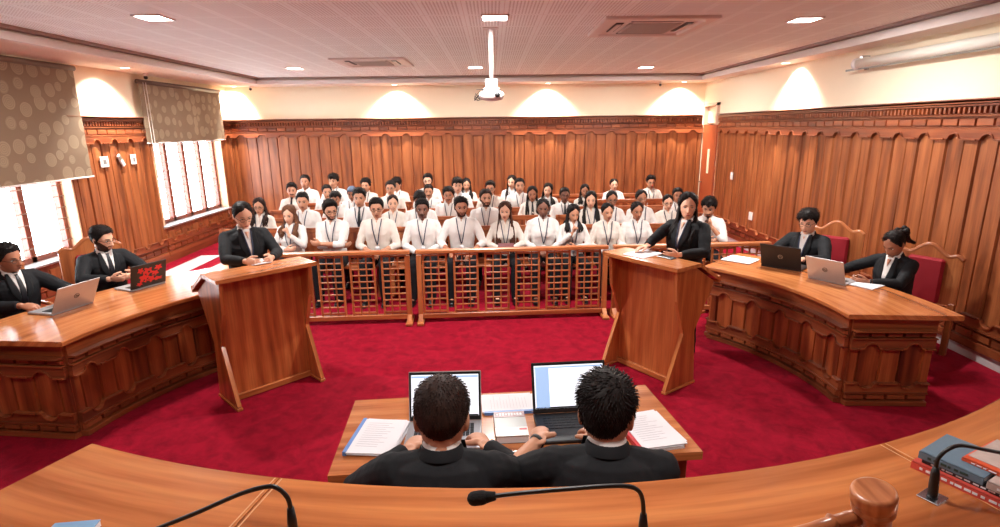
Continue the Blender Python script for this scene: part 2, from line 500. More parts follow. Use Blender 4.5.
        tf += [(o, o+2, o+5, o+3), (o+2, o+1, o+4, o+5), (o+1, o, o+3, o+4), (o+3, o+5, o+6), (o+5, o+4, o+6), (o+4, o+3, o+6)]
    mb.add(vs, tf, 0, 2, True, Mh, uvs=[(0, 0)]*len(vs))
    return mb

def ik(S, W, l1, l2, hint):
    d = W-S; L = min(d.length, .998*(l1+l2)); u = d.normalized()
    a = (l1*l1-l2*l2+L*L)/(2*L); h = math.sqrt(max(l1*l1-a*a, 0))
    hp = V(hint); hp = hp-u*hp.dot(u); hp.normalize()
    return S+u*a+hp*h, S+u*L

def hand(mb, W, f, thumb, side, curl=.35, s=1., spread=.06):
    """side +1: the person's left hand"""
    f = V(f).normalized(); t = V(thumb); t = (t-f*t.dot(f)).normalized()
    n = f.cross(t)*(1 if side > 0 else -1)       # palm faces n
    mb.caps([W-f*.03*s, W+f*.012*s, W+f*.05*s, W+f*.078*s], [.026*s, .030*s, .039*s, .037*s], 12, 0, flat=(1, .42), up=t)
    offs = (.029, .0095, -.0105, -.029); lens = (.070, .080, .074, .056); rs = (.0088, .0092, .0088, .0078)
    for k in range(4):
        p = W+f*(.078-.004*abs(k-1))*s+t*offs[k]*s; d = (f+t*spread*(1.5-k)).normalized(); P = [p-f*.02*s, p]
        c = curl*(1+.12*k)
        for q, l in enumerate((.45, .32, .23)):
            ax = d; d = (d*math.cos(c)+n*math.sin(c)).normalized()
            nn = (n*math.cos(c)-ax*math.sin(c)).normalized(); n_ = nn
            P.append(P[-1]+d*lens[k]*l*s)
            n2 = n; n = n_
        mb.caps(P, [rs[k]*s, rs[k]*1.08*s, rs[k]*s, rs[k]*.92*s, rs[k]*.8*s], 8, 0)
        n = f.cross(t)*(1 if side > 0 else -1)
    p = W+f*.018*s+t*.024*s
    d1 = (f*.65+t*.7+n*.35).normalized(); d2 = (f*.9+t*.3+n*.35).normalized(); d3 = (f*1.+t*.05+n*(.3+curl*.5)).normalized()
    P = [p, p+d1*.036*s, p+d1*.036*s+d2*.030*s, p+d1*.036*s+d2*.030*s+d3*.024*s]
    mb.caps(P, [.0155*s, .0125*s, .0108*s, .0088*s], 8, 0)

def strip(TT, bvh, rows, off, ncol=4, thick=.002, mat=0, mb=None):
    """front-projected band; rows (z, xl, xr) in torso space"""
    mb = mb or MB(); R = TT.to_3x3(); fw = (R @ V((0, 1, 0))).normalized()
    g = []
    for z, xl, xr in rows:
        r = []
        for j in range(ncol+1):
            x = xl+(xr-xl)*j/ncol
            o = TT @ V((x, -.6, z)); h = bvh.ray_cast(o, fw)
            p = h[0] if h[0] is not None else TT @ V((x, -.05, z))
            r.append(p-fw*off)
        g.append(r)
    nr = len(g); vs = [p for r in g for p in r]; nb = len(vs); vs += [p+fw*thick for p in vs[:nb]]
    W = ncol+1; fs = []
    for i in range(nr-1):
        for j in range(ncol):
            a = i*W+j; fs.append((a, a+1, a+W+1, a+W)); fs.append((nb+a, nb+a+W, nb+a+W+1, nb+a+1))
    for i in range(nr-1):
        a = i*W; fs.append((a, a+W, nb+a+W, nb+a)); a = i*W+ncol; fs.append((a, nb+a, nb+a+W, a+W))
    for j in range(ncol):
        fs.append((j, nb+j, nb+j+1, j+1)); a = (nr-1)*W+j; fs.append((a, a+1, nb+a+1, nb+a))
    if g[0][0] is not None and nr > 1:
        pass
    return mb.add(vs, fs, mat, 2, True, None, uvs=[(0, 0)]*len(vs))

def collar(TT, female, spread, mb=None):
    mb = mb or MB(); vs = []; K = 26
    g0 = .28 if spread else .10
    rx, ry = (.053, .055) if not female else (.045, .048)
    for i in range(K+1):
        a = g0+(2*PI-2*g0)*i/K       # from front round the back
        c, s_ = math.sin(a), -math.cos(a)
        fr = max(0, -s_)             # frontness
        zb = .524-.024*fr; up = .027-.004*fr
        tip = max(0, 1-min(i, K-i)/4.)
        if spread:
            c2 = c*(1+.25*fr)
        else: c2 = c
        y0 = .012
        fl = .030+.022*tip
        vs += [TT @ V((c2*rx, y0+s_*ry-.004*fr, zb)), TT @ V((c2*(rx+.002), y0+s_*(ry+.002), zb+up)),
               TT @ V((c2*(rx+.008), y0+s_*(ry+.009), zb+up-.002)), TT @ V((c2*(rx+.017+.012*tip), y0+s_*(ry+.017)-.012*tip, zb+up-fl))]
    fs = []
    for i in range(K):
        for j in range(3):
            a = i*4+j; fs.append((a, a+1, a+5, a+4))
    return mb.add(vs, fs, 0, 2, True, None, uvs=[(0, 0)]*len(vs))

def make_person(label, loc, rz=0, sit=True, s=1., lean=0., tyaw=0., troll=0., head=(0, 0, 0), female=False, skin='mid', hair='short', hcol='black',
                arms='lap', outfit='shirt', tie=False, lanyard=True, beard=0, glasses=False, long=.30, detail=0, seed=1, wide=1., build=1.,
                spread=True, sleeve=1., smile=False, legs=True, group=None, vol=1., watch=None, neck=0., hsc=1., shirtm=None, leg_dx=0.):
    root = empty('person', (loc[0], loc[1], loc[2] if len(loc) > 2 else 0), rz); root.scale = (s, s, s)
    tag(root, label, 'person', group)
    hz = .51 if sit else .855
    T = Matrix.Translation((0, 0, hz)) @ Euler((math.radians(lean), math.radians(troll), math.radians(tyaw)), 'XYZ').to_matrix().to_4x4()
    # rotating by +lean about X tips the top toward -Y (forward)
    k = .90 if female else 1.
    b = build*k
    HC = V((0, -.014, (.644 if not female else .632)-neck))
    Mh = T @ Matrix.Translation(HC) @ (Euler((math.radians(head[0]), math.radians(head[2]), math.radians(head[1])), 'XYZ').to_matrix().to_4x4())
    Mh = Mh @ Matrix.Scale(hsc*(1.0 if female else 1.06), 4)
    vox = {0: .0085, 1: .0068, 2: .0046}[detail]
    tor = [(-.11, .155, .105, 0, .0), (-.03, .165, .115, 0, 0), (.06, .148, .105, 0, .0), (.14, .140, .100, 0, -.002), (.24, .152, .108, 0, -.004),
           (.34, .168, .116, 0, -.004), (.40, .170, .112, 0, .002), (.44, .158, .098, 0, .008), (.475, .130, .082, 0, .012), (.505, .094, .068, 0, .014), (.54, .050, .052, 0, .014)]
    if female:
        tor = [(-.11, .172, .115, 0, .0), (-.03, .178, .12, 0, 0), (.06, .152, .105, 0, .0), (.14, .140, .098, 0, -.002), (.24, .150, .110, 0, -.010),
               (.30, .160, .128, 0, -.014), (.36, .160, .122, 0, -.008), (.40, .160, .104, 0, .004), (.44, .148, .090, 0, .008), (.475, .118, .073, 0, .012), (.505, .080, .060, 0, .014), (.54, .044, .048, 0, .014)]
    tor = [(z, hx*b, hy*build, cx, cy) for z, hx, hy, cx, cy in tor]
    def grow(rings, g, z0=-9, z1=9): return [(z, hx+g, hy+g, cx, cy) for z, hx, hy, cx, cy in rings if z0 <= z <= z1]
    # ---- joints
    shx = .172*b if not female else .160*build*.96
    SH = {sd: T @ V((sd*shx, .012, .432+(.010 if outfit == 'jacket' else 0))) for sd in (-1, 1)}
    l1, l2 = (.275, .245) if not female else (.258, .232)
    Z = hz
    presets = {
        'lap': {1: ((.07, -.25, Z+.13), (-.55, -.8, -.25), (-1, -.1, .2), (1, .5, -.6), .45), -1: ((-.07, -.24, Z+.12), (.55, -.8, -.25), (1, -.1, .2), (-1, .5, -.6), .45)},
        'lap_wide': {1: ((.13, -.30, Z+.12), (-.25, -.9, -.3), (-1, -.1, .2), (1, .4, -.4), .5), -1: ((-.13, -.30, Z+.12), (.25, -.9, -.3), (1, -.1, .2), (-1, .4, -.4), .5)},
        'crossed': {1: ((-.10, -.235, Z+.235), (-1, .05, .05), (0, -.2, 1), (1, -.2, -.5), .25), -1: ((.11, -.20, Z+.205), (1, .1, .0), (0, -.3, 1), (-1, -.2, -.5), .3)},
        'chin_left': {1: ((.040, -.235, Z+.395), (-.25, .25, .9), (-.4, .9, .1), (.6, -.3, -1), .9), -1: ((-.02, -.24, Z+.20), (1, -.2, .1), (0, -.2, 1), (-1, .2, -.7), .4)},
        'chin_right': {-1: ((-.040, -.235, Z+.395), (.25, .25, .9), (.4, .9, .1), (-.6, -.3, -1), .9), 1: ((.02, -.24, Z+.20), (-1, -.2, .1), (0, -.2, 1), (1, .2, -.7), .4)},
        'hold': {1: ((.09, -.29, Z+.19), (-.6, -.6, .2), (-.2, -.1, 1), (1, .5, -.6), .5), -1: ((-.09, -.29, Z+.19), (.6, -.6, .2), (.2, -.1, 1), (-1, .5, -.6), .5)},
        'down': {1: ((.21, -.03, Z-.04), (.0, -.15, -1), (-.1, -1, 0), (.3, 1, 0), .3), -1: ((-.21, -.03, Z-.04), (.0, -.15, -1), (.1, -1, 0), (-.3, 1, 0), .3)}}
    A = presets[arms] if isinstance(arms, str) else arms
    EL, WR = {}, {}
    for sd in (-1, 1): EL[sd], WR[sd] = ik(SH[sd], V(A[sd][0]), l1, l2, A[sd][3])
    hs = .93 if female else 1.
    # ---- body, one continuous surface
    hw = wide*(.97 if female else 1)
    hn, hf = ico(5 if detail else 4)
    B = MB(); hp = head_surf(hn, jaw=.93 if female else 1.03, wide=hw)
    mb_np(hp, hf, B, Mh)
    for sd in (-1, 1):
        R = Mh.to_3x3() @ Euler((math.radians(-12), 0, math.radians(-18*sd)), 'XYZ').to_matrix()
        B.ell(Mh @ V((sd*.0745*hw, .012, -.006)), (.008, .019, .031), 12, 10, 0, R=R)
    nk = .046 if not female else .038
    B.tube([T @ V((0, .014, .46)), T @ V((0, .012, .53)), Mh @ V((0, .022, -.075)), Mh @ V((0, .018, -.02))], [nk*1.45, nk*1.08, nk, nk*.95], 16, 0)
    B.loft([(z, max(.02, hx-.03), max(.02, hy-.03), cx, cy) for z, hx, hy, cx, cy in tor if z < .5]+[(.51, .06, .05, 0, .014)], 16, 0, T)
    ua = (.046, .040, .036, .026) if not female else (.038, .033, .031, .0225)
    for sd in (-1, 1):
        B.caps([SH[sd], (SH[sd]+EL[sd])/2, EL[sd]], [ua[0], ua[1]*1.0, ua[2]], 12, 0)
        m1 = EL[sd]+(WR[sd]-EL[sd])*.35
        B.caps([EL[sd], m1, WR[sd]], [ua[2], ua[2]*1.0, ua[3]], 12, 0)
        hand(B, WR[sd]+(WR[sd]-EL[sd]).normalized()*.012, A[sd][1], A[sd][2], sd, A[sd][4], hs)
    if sit: LG = {sd: [V((sd*.085, 0, hz-.01)), V((sd*(.125+leg_dx), -.43, hz-.005)), V((sd*(.12+leg_dx), -.42, .085))] for sd in (-1, 1)}
    else: LG = {sd: [V((sd*.088, .0, hz-.02)), V((sd*.095, -.02, .47)), V((sd*.10, .02, .085))] for sd in (-1, 1)}
    if legs:
        for sd in (-1, 1):
            h_, kn, an = LG[sd]
            B.caps([h_, (h_+kn)/2, kn], [.062, .056, .044], 10, 0); B.caps([kn, (kn+an)/2, an, an+V((0, -.09, -.045))], [.044, .040, .030, .026], 10, 0)
    me = remesh(B, vox, 1 if detail else 1)
    nf = len(me.polygons); nv = len(me.vertices)
    co = np.empty(nv*3); me.vertices.foreach_get('co', co); co = co.reshape(-1, 3)
    # face-region materials (beard)
    if beard:
        cen = np.empty(nf*3); me.polygons.foreach_get('center', cen); cen = cen.reshape(-1, 3)
        Mi = np.array(Mh.inverted()); loc_ = cen @ Mi[:3, :3].T+Mi[:3, 3]
        x, y, z = loc_[:, 0], loc_[:, 1], loc_[:, 2]; ax = np.abs(x)
        lip = (ax < .024) & (np.abs(z+.061) < .010)
        line = np.interp(ax, [0, .018, .030, .05, .075], [-.078, -.078, -.055, -.035, .0])
        msk = (z < line) & (y < .015) & (z > -.110) & (loc_[:, 1] > -.14)
        mous = (ax < .030) & (z < -.043) & (z > -.056) & (y < -.06)
        msk = (msk | (mous & (beard > 0))) & ~lip
        if beard == 2: msk = mous | ((ax < .028) & (z < -.074) & (z > -.12) & (y < -.04))
        if beard == 3: msk = mous
        mi = np.where(msk, 2, 0).astype(np.int32); me.polygons.foreach_set('material_index', mi)
    # fine facial features on top of the skin
    bh = BVHTree.FromPolygons([tuple(p) for p in hp], hf)
    def fy(x, z):
        h = bh.ray_cast(V((x, -.3, z)), V((0, 1, 0))); return h[0].y if h[0] is not None else -.08
    F = MB()
    for sd in (-1, 1):
        ex = .0305*sd; ey = fy(ex, .003)
        F.ell((ex, ey+.0055, .003), (.0142, .0085, .0072), 12, 8, 3, Mh)
        q = 1 if detail == 2 else 1.3; F.ell((ex, ey-.0006, .003), (.0062*q, .0035*q, .0064*q), 10, 6, 4, Mh)
        P = [(ex+sd*dx, fy(ex+sd*dx, .008)-.0012, .003+.0082*math.sqrt(max(0, 1-(dx/.0175)**2))) for dx in (-.0155, -.010, -.004, .003, .010, .0158)]
        F.tube(P, [v*(1 if detail == 2 else 1.5) for v in (.0010, .0018, .0022, .0022, .0020, .0010)], 6, 2 if False else 5, Mh)
        bz = .0235 if not female else .0245; br = (.0036 if not female else .0024)*(1 if detail == 2 else 1.5)
        P = [(sd*dx, fy(sd*dx, bz)-.0008, bz+.0045*math.sin(min(1, (dx-.012)/.03)*PI*.62)-.001) for dx in (.012, .020, .029, .038, .047)]
        F.tube(P, [br*.7, br, br, br*.8, br*.3], 6, 5, Mh, flat=(1, .8))
    mw = .022 if not smile else .026
    for (dz, r_, sg) in ((.0035, .0034, 1), (-.0042, .0046, -1)):
        P = []
        for t in (-1, -.6, -.2, 0, .2, .6, 1):
            cz = -.061+dz*(1-abs(t))+(.004*t*t if smile else 0); P.append((t*mw, fy(t*mw, cz)-.0006, cz))
        F.tube(P, [r_*.25, r_*.8, r_, r_*.85 if sg > 0 else r_, r_, r_*.8, r_*.25], 6, 1, Mh, flat=(1, .8))
    P = [(t*mw*.95, fy(t*mw, -.0612)-.0028, -.0612+(.004*t*t if smile else 0)) for t in (-1, -.5, 0, .5, 1)]
    F.tube(P, [.0004, .001, .0012, .001, .0004], 5, 6 if not smile else 3, Mh)
    for sd in (-1, 1): F.ell((sd*.0065, fy(sd*.0065, -.038)-.0004, -.0395), (.0028, .003, .0018), 8, 5, 6, Mh)
    fm = F.mesh('f')
    import bmesh
    bm = bmesh.new(); bm.from_mesh(me); bm.from_mesh(fm); bm.to_mesh(me); bm.free(); bpy.data.meshes.remove(fm)
    body = obj('body', me, [SKIN[skin], LIP[skin], BEARD, EYEW, IRIS, BROW, NOSTRIL], root)
    # ---- hair
    if hair != 'none':
        hm = hair_mesh(hair, 5 if detail else 4, seed, female, hw, Mh, T, long, vol)
        hm.build('hair', HAIR[hcol], root)
    # ---- clothes
    top = 'shirt'
    g = .012
    C = MB()
    C.loft(grow(tor, g, -.12, .53), 24, 0, T)
    jk = outfit == 'jacket'
    cm = shirtm or (SHIRT if seed % 3 else SHIRT2)
    if jk:
        C = MB(); g = .019
        C.loft([(-.17, tor[0][1]+.035, tor[0][2]+.035, 0, 0)]+grow(tor, g, -.12, .48)+[(.508, .072, .060, 0, .016)], 24, 0, T)
    for sd in (-1, 1):
        q = (.013 if not jk else .020)*(.9 if female else 1)
        C.caps([SH[sd]-V((sd*.01, 0, 0)), (SH[sd]+EL[sd])/2, EL[sd]], [ua[0]+q*1.15, ua[1]+q*1.25, ua[2]+q], 14, 0)
        fr_ = sleeve*.94; e = EL[sd]+(WR[sd]-EL[sd])*fr_
        C.tube([EL[sd], EL[sd]+(e-EL[sd])*.12, EL[sd]+(e-EL[sd])*.5, EL[sd]+(e-EL[sd])*.97, e], [ua[2]+q*.6, ua[2]+q*.9, ua[2]+q*.8, (ua[3] if sleeve > .9 else ua[2]*.92)+q*.72, (ua[3] if sleeve > .9 else ua[2]*.92)+q*.6], 14, 0)
        # shoulder yoke joins sleeve and torso
        C.caps([T @ V((sd*.06, .012, .470)), SH[sd]+(T.to_3x3() @ V((-sd*.012, 0, .006)))], [.036+g, ua[0]+q*.55], 12, 0)
    tb = MB(); tb.loft(grow(tor, g, -.12, .53), 32, 0, T)
    bv = BVHTree.FromPolygons([tuple(p) for p in tb.v], tb.f)
    cme = remesh(C, .0105 if detail == 0 else (.0085 if detail == 1 else .006), 3 if detail < 2 else 4, disp=.020 if not jk else .012, dscale=.09)
    if jk:
        coat = obj('jacket', cme, JACKET, root)
        cb = MB(); K = 24; rx, ry = (.063, .064) if not female else (.056, .060); vs = []
        for i in range(K+1):
            a = 1.15+(2*PI-2.3)*i/K; c, s_ = math.sin(a), -math.cos(a); fr = max(0, -s_)
            for (dr, dz) in ((-.004, -.012), (-.007, .020), (-.003, .026), (.003, .022), (.014, -.012)):
                vs.append(T @ V((c*(rx+dr)*1.05, .014+s_*(ry+dr), .515-.022*fr+dz)))
        fs = [(i*5+j, i*5+j+1, i*5+j+6, i*5+j+5) for i in range(K) for j in range(4)]
        cb.add(vs, fs, 0, 2, True, None, uvs=[(0, 0)]*len(vs)); cb.build('coat_collar', JACKET, coat)
        zb = .53-.30
        vw = .050 if tie or not female else .040
        rows = [(.524-i*(.524-zb)/12, -(vw*(1-i/12)+.004), vw*(1-i/12)+.004) for i in range(13)]
        strip(T, bv, rows, .0075, 6, .004).build('shirt_front', SHIRT, root)
        lm = MB()
        for sd in (-1, 1):
            rows = []
            for i in range(13):
                t = i/12; zc = .525-(.525-zb)*t; inn = (vw-.002)*(1-t)+.004
                w = .012+.050*math.sin(min(1, t*1.25+.12)*PI*.5) if t < .52 else .062*(1-(t-.52)/.5)
                w = max(w, .004); a, b2 = sd*inn, sd*(inn+w)
                rows.append((zc, min(a, b2), max(a, b2)))
            strip(T, bv, rows, .0125, 4, .005, 0, lm)
        lm.build('lapel', JACKET, coat)
        if detail: 
            bt = MB(); 
            for dz in (.0,):
                o = T @ V((0, -.6, zb+dz-.02)); h = bv.ray_cast(o, (T.to_3x3() @ V((0, 1, 0))))
                if h[0] is not None: bt.ell(h[0]-(T.to_3x3() @ V((0, 1, 0)))*.012, (.008, .005, .008), 10, 6, 0)
            if bt.v: bt.build('button', BLACKP, coat)
        collar(T, female, spread).build('collar', SHIRT, root)
    else:
        sh = obj('shirt', cme, cm, root)
        cb = collar(T, female, spread); cb.build('collar', cm, sh)
        pk = MB(); strip(T, bv, [(.50-i*.045, -.013, .013) for i in range(11)], .0075, 2, .002, 0, pk); pk.build('placket', cm, sh)
    if not tie:      # open collar button: a small V of skin
        wv = .020 if not (jk and female) else .026; zz = .052 if not (jk and female) else .085
        rows = [(.527-zz*i/5, -wv*(1-i/5)-.0008, wv*(1-i/5)+.0008) for i in range(6)]
        strip(T, bv, rows, .0130 if jk else .0095, 2, .002).build('open_neck', SKIN[skin], root)
    if tie:
        rows = [(.528, -.018, .018), (.515, -.016, .016), (.498, -.011, .011), (.45, -.016, .016), (.38, -.021, .021), (.30, -.025, .025), (.20, -.030, .030), (.12, -.034, .034), (.09, -.004, .004)]
        if jk: rows = [(z, a, b2) for z, a, b2 in rows if z >= .2]
        strip(T, bv, rows, .0145 if jk else .0125, 4, .005).build('tie', TIE, root)
    if lanyard:
        lb = MB(); end = .20 if not jk else .26
        for sd in (-1, 1):
            rows = []
            for i in range(9):
                t = i/8; z = .52-(.52-end)*t; x = sd*((.062 if not jk else vw*.9)*(1-t)**.9+.002); rows.append((z, x-.006, x+.006))
            strip(T, bv, rows, .0155, 1, .002, 0, lb)
        la = lb.build('lanyard', STRAP, root)
        if not jk:
            cb = MB(); strip(T, bv, [(end-.005, -.004, .004), (end-.022, -.004, .004)], .018, 1, .003, 1, cb)
            strip(T, bv, [(end-.02, -.026, .026), (end-.05, -.027, .027), (end-.095, -.026, .026)], .019, 2, .002, 0, cb)
            strip(T, bv, [(end-.068, -.018, .018), (end-.085, -.018, .018)], .0205, 2, .001, 2, cb)
            cb.build('id_card', [CARD, SILVER, CARDR if seed % 2 else STRAP], la)
    L_ = MB()
    pel = [(z, hx+.010, hy+.010, cx, cy) for z, hx, hy, cx, cy in tor if z <= .03]
    Tp = Matrix.Translation((0, 0, hz))
    L_.loft([(pel[0][0]+.0, pel[0][1]-.01, pel[0][2]-.01, 0, 0)]+pel[1:]+[(.05, pel[-1][1]-.004, pel[-1][2]-.004, 0, 0)], 20, 0, Tp)
    for sd in (-1, 1):
        h_, kn, an = LG[sd]
        L_.caps([h_, (h_+kn)/2, kn], [.092, .086, .070], 14, 0)
        L_.tube([kn+V((0, 0, .02)), kn+(an-kn)*.15, (kn+an)/2, an+V((0, 0, -.035))], [.060, .070, .066, .058], 14, 0)
    obj('trousers', remesh(L_, .014 if detail < 2 else .01, 3, disp=.016, dscale=.12), TROUS, root)
    for sd in (-1, 1):
        an = LG[sd][2]; S_ = MB()
        S_.caps([an+V((0, .03, -.045)), an+V((0, -.05, -.048)), an+V((0, -.135, -.055))], [.038, .040, .030], 12, 0, flat=(1, 1))
        S_.tube([an+V((0, 0, .03)), an+V((0, .0, -.05))], [.040, .042], 12, 0)
        for i, p in enumerate(S_.v):
            if p.z < .004: p.z = .004
        S_.caps([(an.x, an.y+.03, .012), (an.x, an.y-.05, .012), (an.x, an.y-.135, .012)], [.040, .043, .034], 12, 0, flat=(1, .27), up=(1, 0, 0))
        S_.build('shoe', SHOE, root)
    if glasses:
        G = MB(); tm = G
        for sd in (-1, 1):
            cx = .0315*sd; y0 = min(fy(cx, -.014), fy(sd*.012, 0), fy(cx, .016))-.0045
            P = []
            for i in range(17):
                a = 2*PI*i/16; P.append((cx+.0215*math.copysign(abs(math.cos(a))**.75, math.cos(a)), y0+.004*abs(math.cos(a)), .001+.0145*math.copysign(abs(math.sin(a))**.75, math.sin(a))))
            G.tube(P, .0017 if detail == 2 else .0026, 6, 0, Mh, cap=False)
            G.tube([(sd*.0535, y0+.004, .006), (sd*.066*hw, y0+.02, .006), (sd*.0785*hw, .0, .003), (sd*.0785*hw, .018, -.004)], .0017, 6, 0, Mh)
        yb = min(fy(0, .008)-.004, y0)
        G.tube([(-.0095, yb, .005), (0, yb-.003, .008), (.0095, yb, .005)], .0017, 6, 0, Mh)
        G.build('glasses', FRAME, root)
    if watch is not None:
        sd = watch; d = (WR[sd]-EL[sd]).normalized(); p = WR[sd]-d*.005
        W = MB(); W.tube([p-d*.007, p+d*.007], ua[3]+.005, 16, 0); W.build('watch', BLACKP, root)
    return root, dict(T=T, Mh=Mh, W=WR, E=EL, fy=fy)
NOSTRIL = plain('mouth_line_brown', srgb(58, 26, 22), .7)
# ------------------------------------------------------------------ room
XL, XR, YB, YF = -5.6, 4.56, 12.2, -3.0
ZC, ZS = 3.19, 3.07
TEAK = wood('teak_panelling', srgb(98, 49, 25), srgb(144, 80, 43), srgb(168, 100, 57), .38, coat=.12)
TEAKD = wood('teak_moulding', srgb(90, 42, 22), srgb(132, 66, 36), srgb(158, 86, 48), .4, coat=.1)
DESKW = wood('desk_teak', srgb(78, 32, 15), srgb(138, 68, 34), srgb(172, 94, 50), .3, coat=.25)
TOPW = wood('desk_top_teak', srgb(150, 82, 42), srgb(196, 118, 66), srgb(212, 138, 82), .17, su=6, sv=.8, coat=.4)
PODW = wood('lectern_teak', srgb(128, 58, 28), srgb(184, 98, 50), srgb(208, 126, 70), .33, su=5, sv=.8, coat=.2)
FENW = wood('railing_teak', srgb(128, 62, 32), srgb(184, 104, 58), srgb(206, 132, 78), .35)
WINW = wood('window_frame_wood', srgb(84, 36, 26), srgb(128, 62, 44), srgb(150, 80, 56), .45)
WALLP = plain('cream_wall_paint', srgb(238, 224, 198), .8, bump=.05, bscale=90, vary=.015)
WHITEP = plain('white_paint', srgb(226, 218, 214), .6, vary=.02)
TILE = plain('white_skirting_tile', srgb(206, 204, 204), .3)
SOFF = plain('soffit_paint', srgb(232, 220, 208), .7, vary=.02)
COVE = plain('cove_shadow_tone', srgb(160, 144, 136), .7)  # darker colour stands in for shade in the ceiling step

def ceiling_mat():
    m, nt, b = new_mat('perforated_ceiling_board'); N = nt.nodes.new; L = nt.links.new
    tc = N('ShaderNodeTexCoord'); sx = N('ShaderNodeSeparateXYZ'); L(tc.outputs['Object'], sx.inputs[0])
    def math_(op, a, b_=None, c=None):
        k = N('ShaderNodeMath'); k.operation = op
        for i, v in enumerate((a, b_, c)):
            if v is None: continue
            if isinstance(v, (int, float)): k.inputs[i].default_value = v
            else: L(v, k.inputs[i])
        return k.outputs[0]
    def border(c, W_, mg):      # 1 inside the plain margin of each 0.6 m board
        f = math_('FRACT', math_('DIVIDE', math_('ADD', c, 60), W_)); d = math_('ABSOLUTE', math_('SUBTRACT', f, .5))
        return math_('GREATER_THAN', d, mg), math_('GREATER_THAN', d, .494)
    bx, sx1 = border(sx.outputs['X'], .36, .41); by, sy1 = border(sx.outputs['Y'], .60, .465)
    mrg = math_('MAXIMUM', bx, by); seam = math_('MAXIMUM', sx1, sy1)
    def dot(c, w):
        f = math_('FRACT', math_('DIVIDE', math_('ADD', c, 60), w)); return math_('ABSOLUTE', math_('SUBTRACT', f, .5))
    dx = dot(sx.outputs['X'], .030); dy = dot(sx.outputs['Y'], .030)
    r = math_('SQRT', math_('ADD', math_('POWER', dx, 2), math_('POWER', dy, 2)))
    hole = math_('MULTIPLY', math_('LESS_THAN', r, .26), math_('SUBTRACT', 1, mrg))
    m1 = N('ShaderNodeMix'); m1.data_type = 'RGBA'; m1.inputs['A'].default_value = srgb(240, 246, 243); m1.inputs['B'].default_value = srgb(184, 172, 166)
    L(hole, m1.inputs['Factor'])
    m2 = N('ShaderNodeMix'); m2.data_type = 'RGBA'; m2.inputs['B'].default_value = srgb(214, 206, 200); L(seam, m2.inputs['Factor']); L(m1.outputs['Result'], m2.inputs['A'])
    L(m2.outputs['Result'], b.inputs['Base Color']); b.inputs['Roughness'].default_value = .8
    return m
CEILM = ceiling_mat()
def carpet_mat():
    m, nt, b = new_mat('crimson_carpet'); N = nt.nodes.new; L = nt.links.new
    tc = N('ShaderNodeTexCoord')
    n1 = N('ShaderNodeTexNoise'); n1.inputs['Scale'].default_value = 9; n1.inputs['Detail'].default_value = 6; n1.inputs['Roughness'].default_value = .65; n1.inputs['Distortion'].default_value = .6
    n2 = N('ShaderNodeTexNoise'); n2.inputs['Scale'].default_value = 350; n2.inputs['Detail'].default_value = 2
    L(tc.outputs['Object'], n1.inputs['Vector']); L(tc.outputs['Object'], n2.inputs['Vector'])
    r = N('ShaderNodeValToRGB'); e = r.color_ramp.elements
    e[0].position = .34; e[0].color = srgb(116, 4, 25); e[1].position = .62; e[1].color = srgb(148, 11, 36)
    L(n1.outputs['Fac'], r.inputs['Fac']); L(r.outputs['Color'], b.inputs['Base Color'])
    b.inputs['Roughness'].default_value = 1; b.inputs['Specular IOR Level'].default_value = .1
    b.inputs['Sheen Weight'].default_value = .25; b.inputs['Sheen Roughness'].default_value = .5; b.inputs['Sheen Tint'].default_value = srgb(200, 70, 96)
    bp = N('ShaderNodeBump'); bp.inputs['Strength'].default_value = .6; bp.inputs['Distance'].default_value = .006
    L(n2.outputs['Fac'], bp.inputs['Height']); L(bp.outputs['Normal'], b.inputs['Normal'])
    return m
CARPET = carpet_mat()

# ---- floor, ceiling, walls
mb = MB(); mb.box(((XL+XR)/2, (YB+YF)/2, -.06), (XR-XL+.8, YB-YF+.6, .12)); struct(mb.build('floor', CARPET))
mb = MB(); mb.box((XL+.50, 8.85, .004), (.36, 1.8, .008)); struct(mb.build('floor_aisle', TILE))
TX0, TX1, TY0, TY1 = -4.55, 4.12, -2.2, 11.35
mb = MB(); mb.box(((TX0+TX1)/2, (TY0+TY1)/2, ZC+.05), (TX1-TX0+.1, TY1-TY0+.1, .1)); ceil_ = struct(mb.build('ceiling', CEILM))
# lowered border round the perforated field: soffit, light upstand, band coloured dark to stand for a shadow gap
mb = MB()
for x0, x1, y0, y1 in ((XL-.2, TX0-.10, YF-.2, YB+.2), (TX1+.10, XR+.2, YF-.2, YB+.2), (TX0-.10, TX1+.10, TY1+.10, YB+.2), (TX0-.10, TX1+.10, YF-.2, TY0-.10)):
    mb.box(((x0+x1)/2, (y0+y1)/2, ZS+.06), (x1-x0, y1-y0, .12))
struct(mb.build('ceiling_soffit', SOFF))
mb = MB()
for x0, x1, y0, y1 in ((TX0-.12, TX0-.06, TY0-.12, TY1+.12), (TX1+.06, TX1+.12, TY0-.12, TY1+.12), (TX0-.12, TX1+.12, TY1+.06, TY1+.12), (TX0-.12, TX1+.12, TY0-.12, TY0-.06)):
    mb.box(((x0+x1)/2, (y0+y1)/2, ZS+.03), (x1-x0, y1-y0, .075))
struct(mb.build('trim_ceiling', WHITEP))
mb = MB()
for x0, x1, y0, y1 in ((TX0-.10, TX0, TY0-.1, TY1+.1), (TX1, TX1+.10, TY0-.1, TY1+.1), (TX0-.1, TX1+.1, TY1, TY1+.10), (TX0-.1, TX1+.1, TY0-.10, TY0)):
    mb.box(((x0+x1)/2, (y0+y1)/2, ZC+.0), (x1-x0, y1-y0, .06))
struct(mb.build('ceiling_shadow_band', COVE))
mb = MB(); mb.box(((XL+XR)/2, YB+.1, 1.7), (XR-XL+.8, .2, 3.5)); struct(mb.build('wall_back', WALLP))
mb = MB(); mb.box(((XL+XR)/2, YF-.1, 1.7), (XR-XL+.8, .2, 3.5)); struct(mb.build('wall_front', WALLP))
